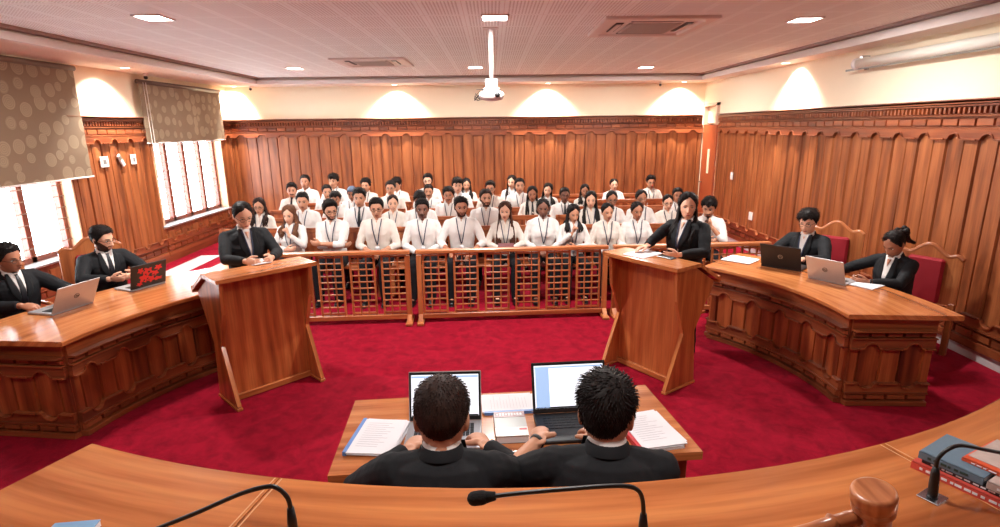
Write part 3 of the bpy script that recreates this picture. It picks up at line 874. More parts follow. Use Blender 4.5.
# right wall with door opening near the back corner
DY0, DY1, DZ = 11.34, 12.08, 2.63
mb = MB()
mb.box((XR+.1, (YF+DY0)/2, 1.7), (.2, DY0-YF, 3.5)); mb.box((XR+.1, (DY1+YB)/2+.1, 1.7), (.2, YB-DY1+.2, 3.5)); mb.box((XR+.1, (DY0+DY1)/2, (DZ+3.45)/2), (.2, DY1-DY0, 3.45-DZ))
struct(mb.build('wall_right', WALLP))
# left wall with two window openings
W1, W2 = (4.83, 7.42), (9.29, 11.65)
SZ, TZ = .60, 2.62
mb = MB()
for a, b_ in ((YF, W1[0]), (W1[1], W2[0]), (W2[1], YB+.2)): mb.box((XL-.14, (a+b_)/2, 1.7), (.28, b_-a, 3.5))
for a, b_ in (W1, W2):
    mb.box((XL-.14, (a+b_)/2, SZ/2), (.28, b_-a, SZ)); mb.box((XL-.14, (a+b_)/2, (TZ+3.45)/2), (.28, b_-a, 3.45-TZ))
struct(mb.build('wall_left', WALLP))

# ---- carved teak motif in (s along, z up, d toward the room)
def mapped(mb, mp, quads_mat, quads, grain_uv):
    pass
class Strip:
    """collects shapes in (s, z, d) and maps them onto a path"""
    def __init__(s, mp, seg=.12): s.mb = MB(); s.mp = mp; s.seg = seg
    def slab(s, s0, s1, z0, z1, d0, d1, mat=0, grain='z', ch=0.0, ztop=None, zbot=None, n=None):
        """raised slab; ztop(s)/zbot(s) give curved ends; ch = chamfer at front edge"""
        n = n or max(1, int(math.ceil((s1-s0)/s.seg)))
        off = (random.uniform(0, 60), random.uniform(0, 60))
        S = [s0+(s1-s0)*i/n for i in range(n+1)]
        vs = []; uv = []
        def add(a, z, d):
            vs.append(s.mp(a, z, d)); uv.append((a+off[0], z+off[1]) if grain == 'z' else (z+off[0], a+off[1])); return len(vs)-1
        rows = []
        for i, a in enumerate(S):
            zt = ztop(a) if ztop else z1; zb = zbot(a) if zbot else z0
            e = ch if i == 0 else (-ch if i == n else 0)
            rows.append((add(a, zb, d0), add(a+e, zb+ch, d1), add(a+e, zt-ch, d1), add(a, zt, d0)))
        fs = []
        for i in range(n):
            p, q = rows[i], rows[i+1]
            for k in range(3): fs.append((p[k], q[k], q[k+1], p[k+1]))
        fs.append((rows[0][0], rows[0][1], rows[0][2], rows[0][3])); fs.append(tuple(rows[-1][k] for k in (3, 2, 1, 0)))
        o = len(s.mb.v); s.mb.v += [V(p) for p in vs]
        for f in fs:
            s.mb.f.append(tuple(o+k for k in f)); s.mb.m.append(mat); s.mb.sm.append(False); s.mb.uv.append([uv[k] for k in f])
def arch_fn(P, aw, h, base, up=1, s0=0):
    """ogee arch profile: flat at base, rounded hump of width aw and height h centred in each period"""
    def f(a):
        t = ((a-s0) % P)-P/2
        x = abs(t)/(aw/2)
        if x >= 1: return base
        k = math.sqrt(max(0, 1-min(1, x/.72)**2)) if x < .72*.9 else 0
        k2 = .5+.5*math.cos(PI*x)
        return base+up*h*max(k*.85+.15*k2, k2*.62)
    return f
def carved(st, L, z0, z1, P, k=1., top=True, bot=True, blocks_top=True, s_off=0.):
    """boards, arched top fascia and mirrored bottom fascia between z0 and z1"""
    n = max(1, round(L/P)); P = L/n; aw = P*.52
    st.slab(0, L, z0, z1, -.002, .0015, 1, 'z')
    ft, fh = .10*k, .062*k
    zt = z1-ft; zb = z0+ft
    fT = arch_fn(P, aw, fh, zt, 1); fB = arch_fn(P, aw, fh, zb, -1)
    for i in range(n+1):
        a = i*P; lo, hi = max(0, a-P*.235), min(L, a+P*.235)
        if hi-lo < .01: continue
        # rectangular raised board under each flat, with a small ledge at its head and foot
        st.slab(lo+(.007*k if i else 0), hi-(.007*k if i < n else 0), zb-.004, zt+.004, 0, .024*k, ch=.009*k)
        if top: st.slab(lo, hi, zt-.006*k, zt+.014*k, 0, .070*k, 1, 's', ch=.004*k)
        if bot: st.slab(lo, hi, zb-.014*k, zb+.006*k, 0, .070*k, 1, 's', ch=.004*k)
    for i in range(n):
        a = i*P
        st.slab(a+P*.235+.006*k, a+P*.765-.006*k, zb-.05*k, zt+.05*k, 0, .015*k, ch=.008*k)
    if top:
        st.slab(0, L, zt, z1, 0, .044*k, 1, 's', ch=0, zbot=fT, n=22*n)
        st.slab(0, L, zt, z1, .0, .056*k, 1, 's', zbot=lambda q: fT(q)-.004*k, ztop=lambda q: fT(q)+.010*k, n=22*n)
    if bot:
        st.slab(0, L, z0, zb, 0, .044*k, 1, 's', ch=0, ztop=fB, n=22*n)
        st.slab(0, L, z0, zb, .0, .056*k, 1, 's', zbot=lambda q: fB(q)-.010*k, ztop=lambda q: fB(q)+.004*k, n=22*n)
def blocks(st, L, z0, z1, w, d0, d1, gap=.012, mat=1):
    n = max(1, round(L/w)); w = L/n
    for i in range(n): st.slab(i*w+gap/2, (i+1)*w-gap/2, z0, z1, d0, d1, mat, 's', ch=.006, n=1 if w < .25 else None)
def wall_panelling(name, mp, L, P, z_lo=.1, z_hi=2.44, full=True, matset=None, dent=True):
    root = None
    ms = matset or [TEAK, TEAKD]
    st = Strip(mp, 99)
    if full:
        carved(st, L, .31, 2.13, P)
        st.slab(0, L, .1, .34, 0, .012, 1, 's'); st.slab(0, L, 2.12, 2.38, 0, .012, 1, 's')
        # cornice
        st.slab(0, L, 2.385, 2.415, 0, .105, 1, 's', ch=.012); st.slab(0, L, 2.36, 2.385, 0, .085, 1, 's', ch=.008)
        st.slab(0, L, 2.345, 2.36, 0, .06, 1, 's'); st.slab(0, L, 2.245, 2.262, 0, .05, 1, 's', ch=.005); st.slab(0, L, 2.13, 2.148, 0, .05, 1, 's', ch=.004)
        blocks(st, L, 2.27, 2.34, .058, .012, .050, .022); blocks(st, L, 2.158, 2.232, .20, .012, .036, .014)
    else:
        carved(st, L, .31, .57, P, top=False)
        st.slab(0, L, .1, .34, 0, .012, 1, 's')
    st.slab(0, L, .285, .31, 0, .05, 1, 's', ch=.005); blocks(st, L, .20, .275, .20, .012, .036, .014); st.slab(0, L, .10, .185, 0, .045, 1, 's', ch=.006)
    o = st.mb.build(name, ms); return struct(o)
wall_panelling('wall_back_panelling', lambda s, z, d: V((XL+s, YB-d, z)), XR-XL, .44)
wall_panelling('wall_right_panelling', lambda s, z, d: V((XR-d, YF+s, z)), DY0-.06-YF, .38)
for i, (a, b_) in enumerate(((YF, W1[0]-.02), (W1[1]+.02, W2[0]-.02), (W2[1]+.02, YB))):
    wall_panelling('wall_left_panelling', lambda s, z, d, a=a: V((XL+d, a+s, z)), b_-a, .38)
for a, b_ in (W1, W2):
    wall_panelling('wall_left_panelling', lambda s, z, d, a=a: V((XL+d, a+s, z)), b_-a, .38, full=False)
# white tile skirting
mb = MB()
mb.box((XR-.01, (YF+DY0)/2, .05), (.03, DY0-YF, .1)); mb.box(((XL+XR)/2, YB-.01, .05), (XR-XL, .03, .1))
struct(mb.build('baseboard_room', TILE)); mb = MB(); mb.box((XL+.015, (YF+YB)/2, .055), (.04, YB-YF, .11), grain=1); struct(mb.build('baseboard_left', TEAKD))

# ---- windows
GLASS, nt, b = new_mat('window_glass')
tr = nt.nodes.new('ShaderNodeBsdfTransparent'); tr.inputs['Color'].default_value = (.93, .96, .98, 1); gl = nt.nodes.new('ShaderNodeBsdfGlossy'); gl.inputs['Roughness'].default_value = .05
mx = nt.nodes.new('ShaderNodeMixShader'); mx.inputs[0].default_value = .05
nt.links.new(tr.outputs[0], mx.inputs[1]); nt.links.new(gl.outputs[0], mx.inputs[2]); nt.links.new(mx.outputs[0], nt.nodes['Material Output'].inputs[0])
GRILLE = plain('window_grille_metal', srgb(150, 128, 112), .5)
REVEAL = plain('window_reveal_paint', srgb(226, 186, 152), .7)
for i, (a, b_) in enumerate((W1, W2)):
    xw = XL-.17; npane = 4
    mb = MB(); mb.box((xw, (a+b_)/2, SZ+.045), (.09, b_-a, .09), 0); mb.box((xw, (a+b_)/2, TZ-.03), (.09, b_-a, .06), 0)
    for k in range(npane+1):
        y = a+.04+(b_-a-.08)*k/npane; mb.box((xw, y, (SZ+TZ)/2), (.09, .085, TZ-SZ-.001), 0, bev=.006)
    w = struct(mb.build('window_%d' % (i+1), WINW))
    g = MB(); g.box((xw-.01, (a+b_)/2, (SZ+TZ)/2), (.006, b_-a-.08, TZ-SZ-.1)); struct(g.build('window_pane', GLASS, w))
    g = MB(); z = SZ+.2
    while z < TZ-.08:
        g.tube([(xw+.065, a+.02, z), (xw+.065, b_-.02, z)], .0055, 6); z += .145
    for k in range(npane):
        for q in (.36, .64):
            y = a+.04+(b_-a-.08)*(k+q)/npane; g.tube([(xw+.072, y, SZ+.08), (xw+.072, y, TZ-.05)], .0045, 6)
    struct(g.build('window_grille', GRILLE, w))
    s_ = MB(); s_.box((XL-.04, (a+b_)/2, SZ+.010), (.24, b_-a+.04, .025), bev=.006); struct(s_.build('window_sill', plain('sill_granite', srgb(150, 148, 150), .3), w))
    rv = MB(); rv.box((XL-.05, b_-.012, (SZ+TZ)/2+.01), (.15, .024, TZ-SZ-.04)); rv.box((XL-.05, a+.012, (SZ+TZ)/2+.01), (.15, .024, TZ-SZ-.04)); struct(rv.build('window_reveal', REVEAL, w))

# ---- blinds
def blind_mat():
    m, nt, b = new_mat('patterned_brown_blind'); N = nt.nodes.new; L = nt.links.new
    uv = N('ShaderNodeUVMap'); uv.uv_map = 'UVMap'
    vo = N('ShaderNodeTexVoronoi'); vo.voronoi_dimensions = '2D'; vo.inputs['Scale'].default_value = 4.6; vo.inputs['Randomness'].default_value = .55
    L(uv.outputs['UV'], vo.inputs['Vector'])
    wn = N('ShaderNodeMath'); wn.operation = 'MULTIPLY'; wn.inputs[1].default_value = 58; L(vo.outputs['Distance'], wn.inputs[0])
    sn = N('ShaderNodeMath'); sn.operation = 'SINE'; L(wn.outputs[0], sn.inputs[0])
    gt = N('ShaderNodeMath'); gt.operation = 'GREATER_THAN'; gt.inputs[1].default_value = .1; L(sn.outputs[0], gt.inputs[0])
    sep = N('ShaderNodeSeparateColor'); L(vo.outputs['Color'], sep.inputs[0])
    rad = N('ShaderNodeMath'); rad.operation = 'MULTIPLY_ADD'; rad.inputs[1].default_value = .22; rad.inputs[2].default_value = .24; L(sep.outputs[0], rad.inputs[0])
    ins = N('ShaderNodeMath'); ins.operation = 'LESS_THAN'; L(vo.outputs['Distance'], ins.inputs[0]); L(rad.outputs[0], ins.inputs[1])
    mu = N('ShaderNodeMath'); mu.operation = 'MULTIPLY'; L(gt.outputs[0], mu.inputs[0]); L(ins.outputs[0], mu.inputs[1])
    a2 = N('ShaderNodeMath'); a2.operation = 'MULTIPLY_ADD'; a2.inputs[1].default_value = .35; L(ins.outputs[0], a2.inputs[0]); 
    m5 = N('ShaderNodeMath'); m5.operation = 'MULTIPLY'; m5.inputs[1].default_value = .5; L(mu.outputs[0], m5.inputs[0]); L(m5.outputs[0], a2.inputs[2])
    n = N('ShaderNodeTexNoise'); n.inputs['Scale'].default_value = 240; L(uv.outputs['UV'], n.inputs['Vector'])
    mx = N('ShaderNodeMix'); mx.data_type = 'RGBA'; mx.inputs['A'].default_value = srgb(150, 127, 104); mx.inputs['B'].default_value = srgb(186, 166, 138); L(a2.outputs[0], mx.inputs['Factor'])
    m2 = N('ShaderNodeMix'); m2.data_type = 'RGBA'; m2.blend_type = 'MULTIPLY'; m2.inputs['Factor'].default_value = .35; L(mx.outputs['Result'], m2.inputs['A']); L(n.outputs['Fac'], m2.inputs['B'])
    L(m2.outputs['Result'], b.inputs['Base Color']); b.inputs['Roughness'].default_value = .8
    out = nt.nodes['Material Output']; t = N('ShaderNodeBsdfTranslucent'); L(m2.outputs['Result'], t.inputs['Color'])
    ms = N('ShaderNodeMixShader'); ms.inputs[0].default_value = .22; L(b.outputs[0], ms.inputs[1]); L(t.outputs[0], ms.inputs[2]); L(ms.outputs[0], out.inputs[0])
    return m
BLIND = blind_mat(); BROWNP = plain('blind_rail_brown', srgb(96, 76, 64), .5)
def make_blind(y0, y1, zb, label, wav, zt=3.03):
    root = empty('window_blind', (XL+.10, (y0+y1)/2, zt)); tag(root, label, 'window blind', 'patterned blinds over the windows')
    n = 60; vs = []; uv = []; fs = []
    for j in range(13):
        for i in range(n+1):
            t = i/n; z = (zb-zt)*j/12; y = (t-.5)*(y1-y0)
            dx = wav*math.sin(t*26)*(.4+.6*j/12)+.004*math.sin(j*2.1+t*7)
            vs.append((dx, y, z-.01)); uv.append((y, z))
    W_ = n+1
    for j in range(12):
        for i in range(n): a = j*W_+i; fs.append((a, a+1, a+W_+1, a+W_))
    nb = len(vs); vs += [(x+.003, y, z) for x, y, z in vs]; uv += uv
    fs += [tuple(nb+k for k in f[::-1]) for f in fs]
    mb = MB(); mb.add(vs, fs, 0, 2, True, None, uvs=uv); mb.build('blind_fabric', BLIND, root)
    mb = MB(); mb.tube([(0, -(y1-y0)/2-.02, .01), (0, (y1-y0)/2+.02, .01)], .035, 14); mb.build('roller', BROWNP, root)
    mb = MB(); mb.tube([(.0, -(y1-y0)/2, zb-zt-.012), (.0, (y1-y0)/2+.03, zb-zt-.012)], .012, 8); mb.build('bottom_bar', WHITEP, root)
    mb = MB(); mb.tube([(.05, -(y1-y0)/2+.05, 0), (.05, -(y1-y0)/2+.05, zb-zt-.55), (.05, -(y1-y0)/2+.09, zb-zt-.62), (.05, -(y1-y0)/2+.12, zb-zt-.5), (.05, -(y1-y0)/2+.12, 0)], .004, 6); mb.build('pull_cord', WHITEP, root)
    return root
make_blind(4.75, 7.70, 1.613, 'large brown circle patterned blind hanging lower, over the window by the seated men', .004, 3.0)
make_blind(9.06, 11.66, 2.02, 'smaller rippled brown blind with circle pattern over the window next to the back corner', .014, 2.94)

# ---- door in the right wall next to the corner
DOORM = plain('plain_red_brown_door', srgb(150, 72, 40), .4, vary=.05)
mb = MB()
for yy in (DY0+.02, DY1-.02): mb.box((XR+.04, yy, 1.1), (.10, .04, 2.2))
struct(mb.build('trim_2', DOORM)); mb = MB()
for yy in (DY0+.025, DY1-.025): mb.box((XR+.02, yy, (DZ+2.2)/2), (.16, .05, DZ-2.2))
mb.box((XR+.02, (DY0+DY1)/2, DZ-.03), (.16, DY1-DY0, .06)); struct(mb.build('trim_1', plain('door_frame_paint', srgb(214, 180, 158), .5)))

mb = MB(); mb.box((XR-.01, (DY0+DY1)/2, 1.10), (.045, DY1-DY0-.02, 2.19), bev=.004); dr = struct(mb.build('door_1', DOORM))
mb = MB(); mb.box((XR-.036, 11.66, 1.45), (.012, .10, .50)); struct(mb.build('door_vision_panel', plain('door_glass_strip', srgb(222, 206, 176), .2), dr))
mb = MB(); mb.tube([(XR-.03, 11.95, 1.0), (XR-.08, 11.95, 1.0), (XR-.08, 11.85, 1.0)], .011, 8); struct(mb.build('door_handle', SILVER, dr))
mb = MB(); mb.box((XR+.05, (DY0+DY1)/2, 2.44), (.01, DY1-DY0-.1, .42)); struct(mb.build('window_transom', plain('transom_board', srgb(226, 206, 178), .4)))
mb = MB(); mb.box((XR+.19, (DY0+DY1)/2, 1.3), (.02, DY1-DY0, 2.7)); struct(mb.build('wall_behind_door', WALLP))

# ---- lights
EMIT = plain('lit_diffuser', (1, 1, 1, 1), .5, emit=(1, .97, .92, 1), es=24)
EMIT2 = plain('lit_downlight', (1, 1, 1, 1), .5, emit=(1, .94, .84, 1), es=14)
def lamp(kind, loc, energy, parent, size=.4, col=(1, .97, .93), rot=(0, 0, 0), spot=None, blend=.6):
    l = bpy.data.lights.new('lamp', kind); l.energy = energy; l.color = col
    if kind == 'AREA': l.shape = 'RECTANGLE' if False else 'SQUARE'; l.size = size
    else: l.shadow_soft_size = size
    if spot: l.spot_size = math.radians(spot); l.spot_blend = blend
    o = bpy.data.objects.new('lamp', l); COL.objects.link(o); o.parent = parent; o.location = loc; o.rotation_euler = rot
    return o
PANEL_E = 75
proto = None
for (x, y, lb) in ((-3.02, 5.36, 'square lit ceiling panel light in the front row nearest the window side'), (.04, 5.50, 'square lit ceiling panel light right above the projector pole'),
                   (3.07, 5.75, 'square lit ceiling panel light beyond the big air conditioner, screen side'), (-3.27, 9.73, 'small far ceiling panel light nearest the blind by the corner'),
                   (-.27, 9.86, 'small far ceiling panel light beside the lower end of the projector pole'), (2.71, 10.14, 'small far ceiling panel light nearest the door'),
                   (-3.1, 1.4, 'ceiling panel light over the judges end, window side'), (.04, 1.4, 'ceiling panel light over the judges end, middle'), (3.2, 1.4, 'ceiling panel light over the judges end, screen side')):  # last row is out of view, added for ambient fill
    r = empty('ceiling_light', (x, y, ZC)); tag(r, lb, 'ceiling light', 'square ceiling panel lights')
    mb = MB()
    for a, b_, c, d in ((-.12, 0, .015, .255), (.12, 0, .015, .255), (0, -.12, .255, .015), (0, .12, .255, .015)): mb.box((a, b_, -.006), (c, d, .014))
    mb.build('frame', WHITEP, r)
    mb = MB(); mb.box((0, 0, -.004), (.23, .23, .008)); mb.build('diffuser', EMIT, r)
    lamp('AREA', (0, 0, -.02), PANEL_E if y > 3 else 22, r, .22)
DL = [(x, 11.92, 'round downlight in the back ceiling border '+t) for x, t in ((-5.3, 'in the window corner'), (-2.0, 'above the left centre of the back wall'), (1.17, 'right of the projector above the back wall'), (4.0, 'in the door corner'))]
DL += [(-5.15, 8.25, 'round downlight in the ceiling border between the two blinds'), (4.33, 8.5, 'round downlight in the ceiling border over the panelled wall, before the screen tube')]
for x, y, lb in DL:
    r = empty('downlight', (x, y, ZS)); tag(r, lb, 'downlight', 'round downlights in the ceiling border')
    mb = MB(); mb.lathe([(.075, 0), (.078, -.008), (.062, -.010), (.060, -.002)], 20); mb.build('ring', WHITEP, r)
    mb = MB(); mb.lathe([(.058, -.003), (.058, -.006)], 20); mb.build('diffuser', EMIT2, r)
    sx = -.35 if x < -5 else (.35 if x > 4.2 else 0)
    sy = .30 if y > 11 else 0
    lamp('SPOT', (0, 0, -.02), 380, r, .04, (1, .93, .82), (math.radians(18 if sy else 0), math.radians(22 if (sx < 0) else (-22 if sx > 0 else 0)), 0), 112, .8)
# ------------------------------------------------------------------ furniture
PAPER = plain('white_paper', srgb(232, 232, 236), .7, vary=.01)
PRINT = plain('printed_grey_text', srgb(206, 207, 212), .7)
REDC = plain('red_upholstery', srgb(142, 8, 28), .8, bump=.3, bscale=500)
def side_desk(name, label, c, R, a0, a1, width, sgn):
    """curved desk; concave carved front on radius R about c, from angle a0 to a1"""
    root = empty(name, (c[0]+R*math.cos((a0+a1)/2), c[1]+R*math.sin((a0+a1)/2), 0)); tag(root, label, 'desk', 'curved carved desks')
    ox, oy = root.location.x, root.location.y
    sg = 1 if a1 > a0 else -1
    L = R*abs(a1-a0)
    def mp(s, z, d, r0=R):
        a = a0+sg*s/R; r = r0-d
        return V((c[0]+r*math.cos(a)-ox, c[1]+r*math.sin(a)-oy, z))
    def end(a, which):
        u = V((math.cos(a), math.sin(a), 0)); t = V((-math.sin(a), math.cos(a), 0))*(-sg if which == 0 else sg)
        def f(s, z, d):
            p = V((c[0], c[1], 0))+u*(R+s)+t*d; return V((p.x-ox, p.y-oy, z))
        return f
    def dress(st, L, P):
        carved(st, L, .115, .560, P, .8)
        st.slab(0, L, 0, .045, 0, .055, 1, 's', ch=.005); blocks(st, L, .055, .098, .15, .012, .045, .014); st.slab(0, L, .045, .115, 0, .014, 1, 's'); st.slab(0, L, .10, .115, 0, .045, 1, 's')
        st.slab(0, L, .56, .64, 0, .014, 1, 's'); st.slab(0, L, .565, .575, 0, .05, 1, 's'); blocks(st, L, .582, .618, .13, .012, .040, .014); st.slab(0, L, .625, .645, 0, .075, 1, 's', ch=.006)
        st.slab(0, L, .645, .742, 0, .022, 0, 's'); 
    W = width
    st = Strip(mp, .12); dress(st, L, .30)
    st.mb.build('front_panel', [DESKW, TEAKD], root)
    for which, a in ((0, a0), (1, a1)):
        st = Strip(end(a, which), .2); dress(st, W-.12, .30); st.mb.build('side_panel', [DESKW, TEAKD], root)
    # core body behind the carving
    mb = MB(); n = 20
    poly = [(c[0]+(R+.002)*math.cos(a0+(a1-a0)*i/n)-ox, c[1]+(R+.002)*math.sin(a0+(a1-a0)*i/n)-oy) for i in range(n+1)]
    poly2 = [(c[0]+(R+.04)*math.cos(a0+(a1-a0)*i/n)-ox, c[1]+(R+.04)*math.sin(a0+(a1-a0)*i/n)-oy) for i in range(n+1)]
    mb.prism(poly+poly2[::-1], .0, .742, 2)
    for which, a in ((0, a0), (1, a1)):
        f = end(a, which); q = [f(0, 0, -.03), f(W-.12, 0, -.03), f(W-.12, 0, .002), f(0, 0, .002)]
        mb.prism([(p.x, p.y) for p in q], 0, .742, 2)
    mb.build('carcass', DESKW, root)
    # top slab with a bevelled edge, grain along the arc
    ov = .075; da = ov/R; n = 30
    st = Strip(mp, .1)
    mbt = MB(); vs = []; uv = []; 
    A0, A1 = a0-sg*da, a1+sg*da
    ri, ro = R-ov, R+W
    prof = [(ri+.006, .742), (ri, .748), (ri, .772), (ri+.007, .780), (ro-.006, .780), (ro, .774), (ro, .742)]
    nr = 6
    full = prof[:4]+[(ri+.007+(ro-ri-.013)*k/nr, .780) for k in range(1, nr)]+prof[4:]
    for i in range(n+1):
        a = A0+(A1-A0)*i/n
        for (r, z) in full: vs.append((c[0]+r*math.cos(a)-ox, c[1]+r*math.sin(a)-oy, z)); uv.append((r+z, (A1-A0)*i/n*R*sg))
    K = len(full); fs = []
    for i in range(n):
        for k in range(K):
            k2 = (k+1) % K; fs.append((i*K+k, (i+1)*K+k, (i+1)*K+k2, i*K+k2) if sg < 0 else (i*K+k, i*K+k2, (i+1)*K+k2, (i+1)*K+k))
    fs += [tuple(range(K)) if sg > 0 else tuple(range(K))[::-1], tuple(n*K+k for k in range(K))[::-1] if sg > 0 else tuple(n*K+k for k in range(K))]
    mbt.add(vs, fs, 0, 2, False, None, uvs=uv); mbt.build('desktop', TOPW, root)
    mb = MB(); f = end(a0, 0)
    q = [mp(0, 0, 0), mp(0, 0, 0)]
    return root
DR = ((.72, 4.13), 2.07, math.radians(-3.2), math.radians(41))
DLF = ((-.65, 3.41), 2.45, math.radians(173), math.radians(133))
side_desk('curved_desk', 'curved carved teak desk by the panelled wall, holding black and silver laptops', *DR, .76, 1)
side_desk('curved_desk', 'curved carved teak desk on the window side, holding silver and red-black laptops', *DLF, .86, -1)
def on_arc(D, r, deg): return (D[0][0]+r*math.cos(math.radians(deg)), D[0][1]+r*math.sin(math.radians(deg)))

# ---- lecterns
def lectern(label, p0, p1):
    """p0,p1: left and right front foot corners as the audience-side viewer sees them (front faces the judges)"""
    p0 = V((*p0, 0)); p1 = V((*p1, 0)); w = (p1-p0).length; ang = math.atan2(p1.y-p0.y, p1.x-p0.x)
    m = (p0+p1)/2
    root = empty('lectern', (m.x, m.y, 0), ang); tag(root, label, 'lectern', 'tall teak lecterns')
    # local: x along the front, -y toward the viewer, so depth back is +y
    F = .045      # foot front
    prof = [(0, 0), (-0.0, .035), (.19, .50), (.075, .80), (.05, 1.06), (.29, 1.06), (.56, .90), (.56, .87), (.34, .50), (.38, .04), (.38, 0)]
    for sx in (-1, 1):
        mb = MB(); x0 = sx*w/2; x1 = x0-sx*.028
        mb.prism([(y, z) for y, z in prof], min(x0, x1), max(x0, x1), 0); mb.build('side_panel', PODW, root)
        mb = MB(); mb.box((sx*(w/2-.014), .19, .012), (.045, .41, .024), bev=.004); mb.build('foot', TOPW, root)
        mb = MB()      # light edge lipping along the front edge
        for (a, b_) in zip(prof[1:4], prof[2:5]):
            q = [(a[0]-.006, a[1]), (b_[0]-.006, b_[1]), (b_[0]+.002, b_[1]), (a[0]+.002, a[1])]
            mb.prism(q, min(x0, x1)-.002, max(x0, x1)+.002, 0)
        mb.build('edge_lipping', TOPW, root)
    mb = MB(); mb.box((0, .205, .55), (w-.056, .022, 1.04), grain=2); mb.build('front_panel', PODW, root)
    mb = MB(); mb.box((0, .188, .03), (w-.056, .03, .05), bev=.004); mb.build('bottom_rail', TOPW, root)
    mb = MB()
    T_ = .032
    mb.prism([(.0, 1.065), (.31, 1.065), (.31, 1.065+T_), (.0, 1.065+T_)], -w/2-.035, w/2+.035, 0, grain=0)
    mb.prism([(.312, 1.065), (.60, .895), (.60, .895+T_), (.312, 1.065+T_)], -w/2-.035, w/2+.035, 0, grain=0)
    mb.build('sloped_top', TOPW, root)
    mb = MB(); mb.box((0, .60, .915), (w+.07, .02, .06), bev=.003); mb.build('book_ledge', TOPW, root)
    mb = MB(); mb.box((0, .37, .62), (w-.056, .30, .02)); mb.build('shelf', PODW, root)
    return root
lectern('tall hourglass sided teak lectern where the woman with glasses stands reading', (-2.075, 4.04), (-1.545, 4.575))
lectern('tall hourglass sided teak lectern in front of the standing woman with long loose hair', (1.005, 4.80), (1.425, 4.20))

# ---- wooden railing in front of the audience
def railing(label, x0, y0, x1, y1, panels, first, pitch, endpost=(1, 1)):
    L = math.hypot(x1-x0, y1-y0); ang = math.atan2(y1-y0, x1-x0)
    root = empty('railing', (x0, y0, 0), ang); tag(root, label, 'railing', 'lattice railings in front of the seated audience')
    H = .86
    mb = MB(); mb.box((L/2, 0, H-.022), (L, .075, .044), bev=.008); mb.build('top_rail', FENW, root)
    mb = MB(); mb.box((L/2, 0, .075), (L, .06, .055), bev=.005); mb.build('bottom_rail', FENW, root)
    for k, x in enumerate((.03, L-.03)):
        mb = MB(); mb.box((x, 0, H/2-.03), (.055, .055, H-.06), bev=.004); mb.build('post', FENW, root)
        mb = MB(); mb.box((x, 0, .018), (.075, .32, .036), bev=.008); mb.prism([(-.10, .036), (.10, .036), (.03, .10), (-.03, .10)], x-.024, x+.024, 0); mb.build('foot', FENW, root)
    pw = .265; z0, z1 = .10, H-.044
    for i in range(panels):
        xa = first+i*pitch; mb = MB()
        for k in range(4): mb.box((xa+pw*k/3, 0, (z0+z1)/2), (.022 if k in (0, 3) else .013, .030, z1-z0), bev=.002)
        for k in range(10):
            z = z0+.03+(z1-z0-.05)*k/9
            mb.box((xa+pw/2, -.004, z), (pw, .026, .011 if 0 < k < 9 else .018), grain=0)
        mb.build('lattice_panel', FENW, root)
    return root
railing('lattice railing between the reading woman\'s lectern and the middle posts', -2.55, 6.02, -.955, 6.09, 4, .215, .355)
railing('longest lattice railing spanning the middle of the room between the lecterns', -.885, 6.09, 1.325, 6.21, 6, .075, .356)
railing('lattice railing partly hidden behind the second lectern, running toward the black laptop', 1.385, 6.21, 3.25, 6.28, 5, .11, .356)

# ---- audience benches
BENW = wood('bench_teak', srgb(110, 50, 26), srgb(168, 90, 50), srgb(196, 120, 72), .4)
def make_bench(L):
    root = empty('bench', (0, 0, 0))
    mb = MB(); mb.box((0, 0, .415), (L, .42, .035), bev=.008); mb.build('seat', BENW, root)
    mb = MB(); mb.box((0, .225, .845), (L, .045, .07), bev=.008); mb.box((0, .225, .52), (L, .03, .05), bev=.004)
    n = 6
    for i in range(n): mb.box((-L/2+L*(i+.5)/n, .225, .68), (L/n-.012, .018, .30), grain=2, bev=.004)
    mb.build('backrest', BENW, root)
    for sx in (-1, 0, 1):
        for y, h in ((-.17, .40), (.225, .88)):
            mb = MB(); mb.box((sx*(L/2-.05), y, h/2), (.05, .045, h), bev=.004); mb.build('leg', BENW, root)
    return root
BL = 2.28
bproto = make_bench(BL)
rows = ['front row', 'second row', 'third row', 'fourth row', 'back row']
cols = ['window end', 'middle', 'door end']
first = True
for r in range(5):
    for c in range(3):
        o = bproto if first else copy_tree(bproto); first = False
        o.location = (-2.62+c*2.36, 7.27+r*.88, 0)
        tag(o, 'wooden audience bench in the %s of seats, at its %s' % (rows[r], cols[c]), 'bench', 'wooden benches of the audience')

DESKW2 = wood('chair_teak', srgb(122, 62, 32), srgb(168, 96, 54), srgb(190, 120, 72), .35)
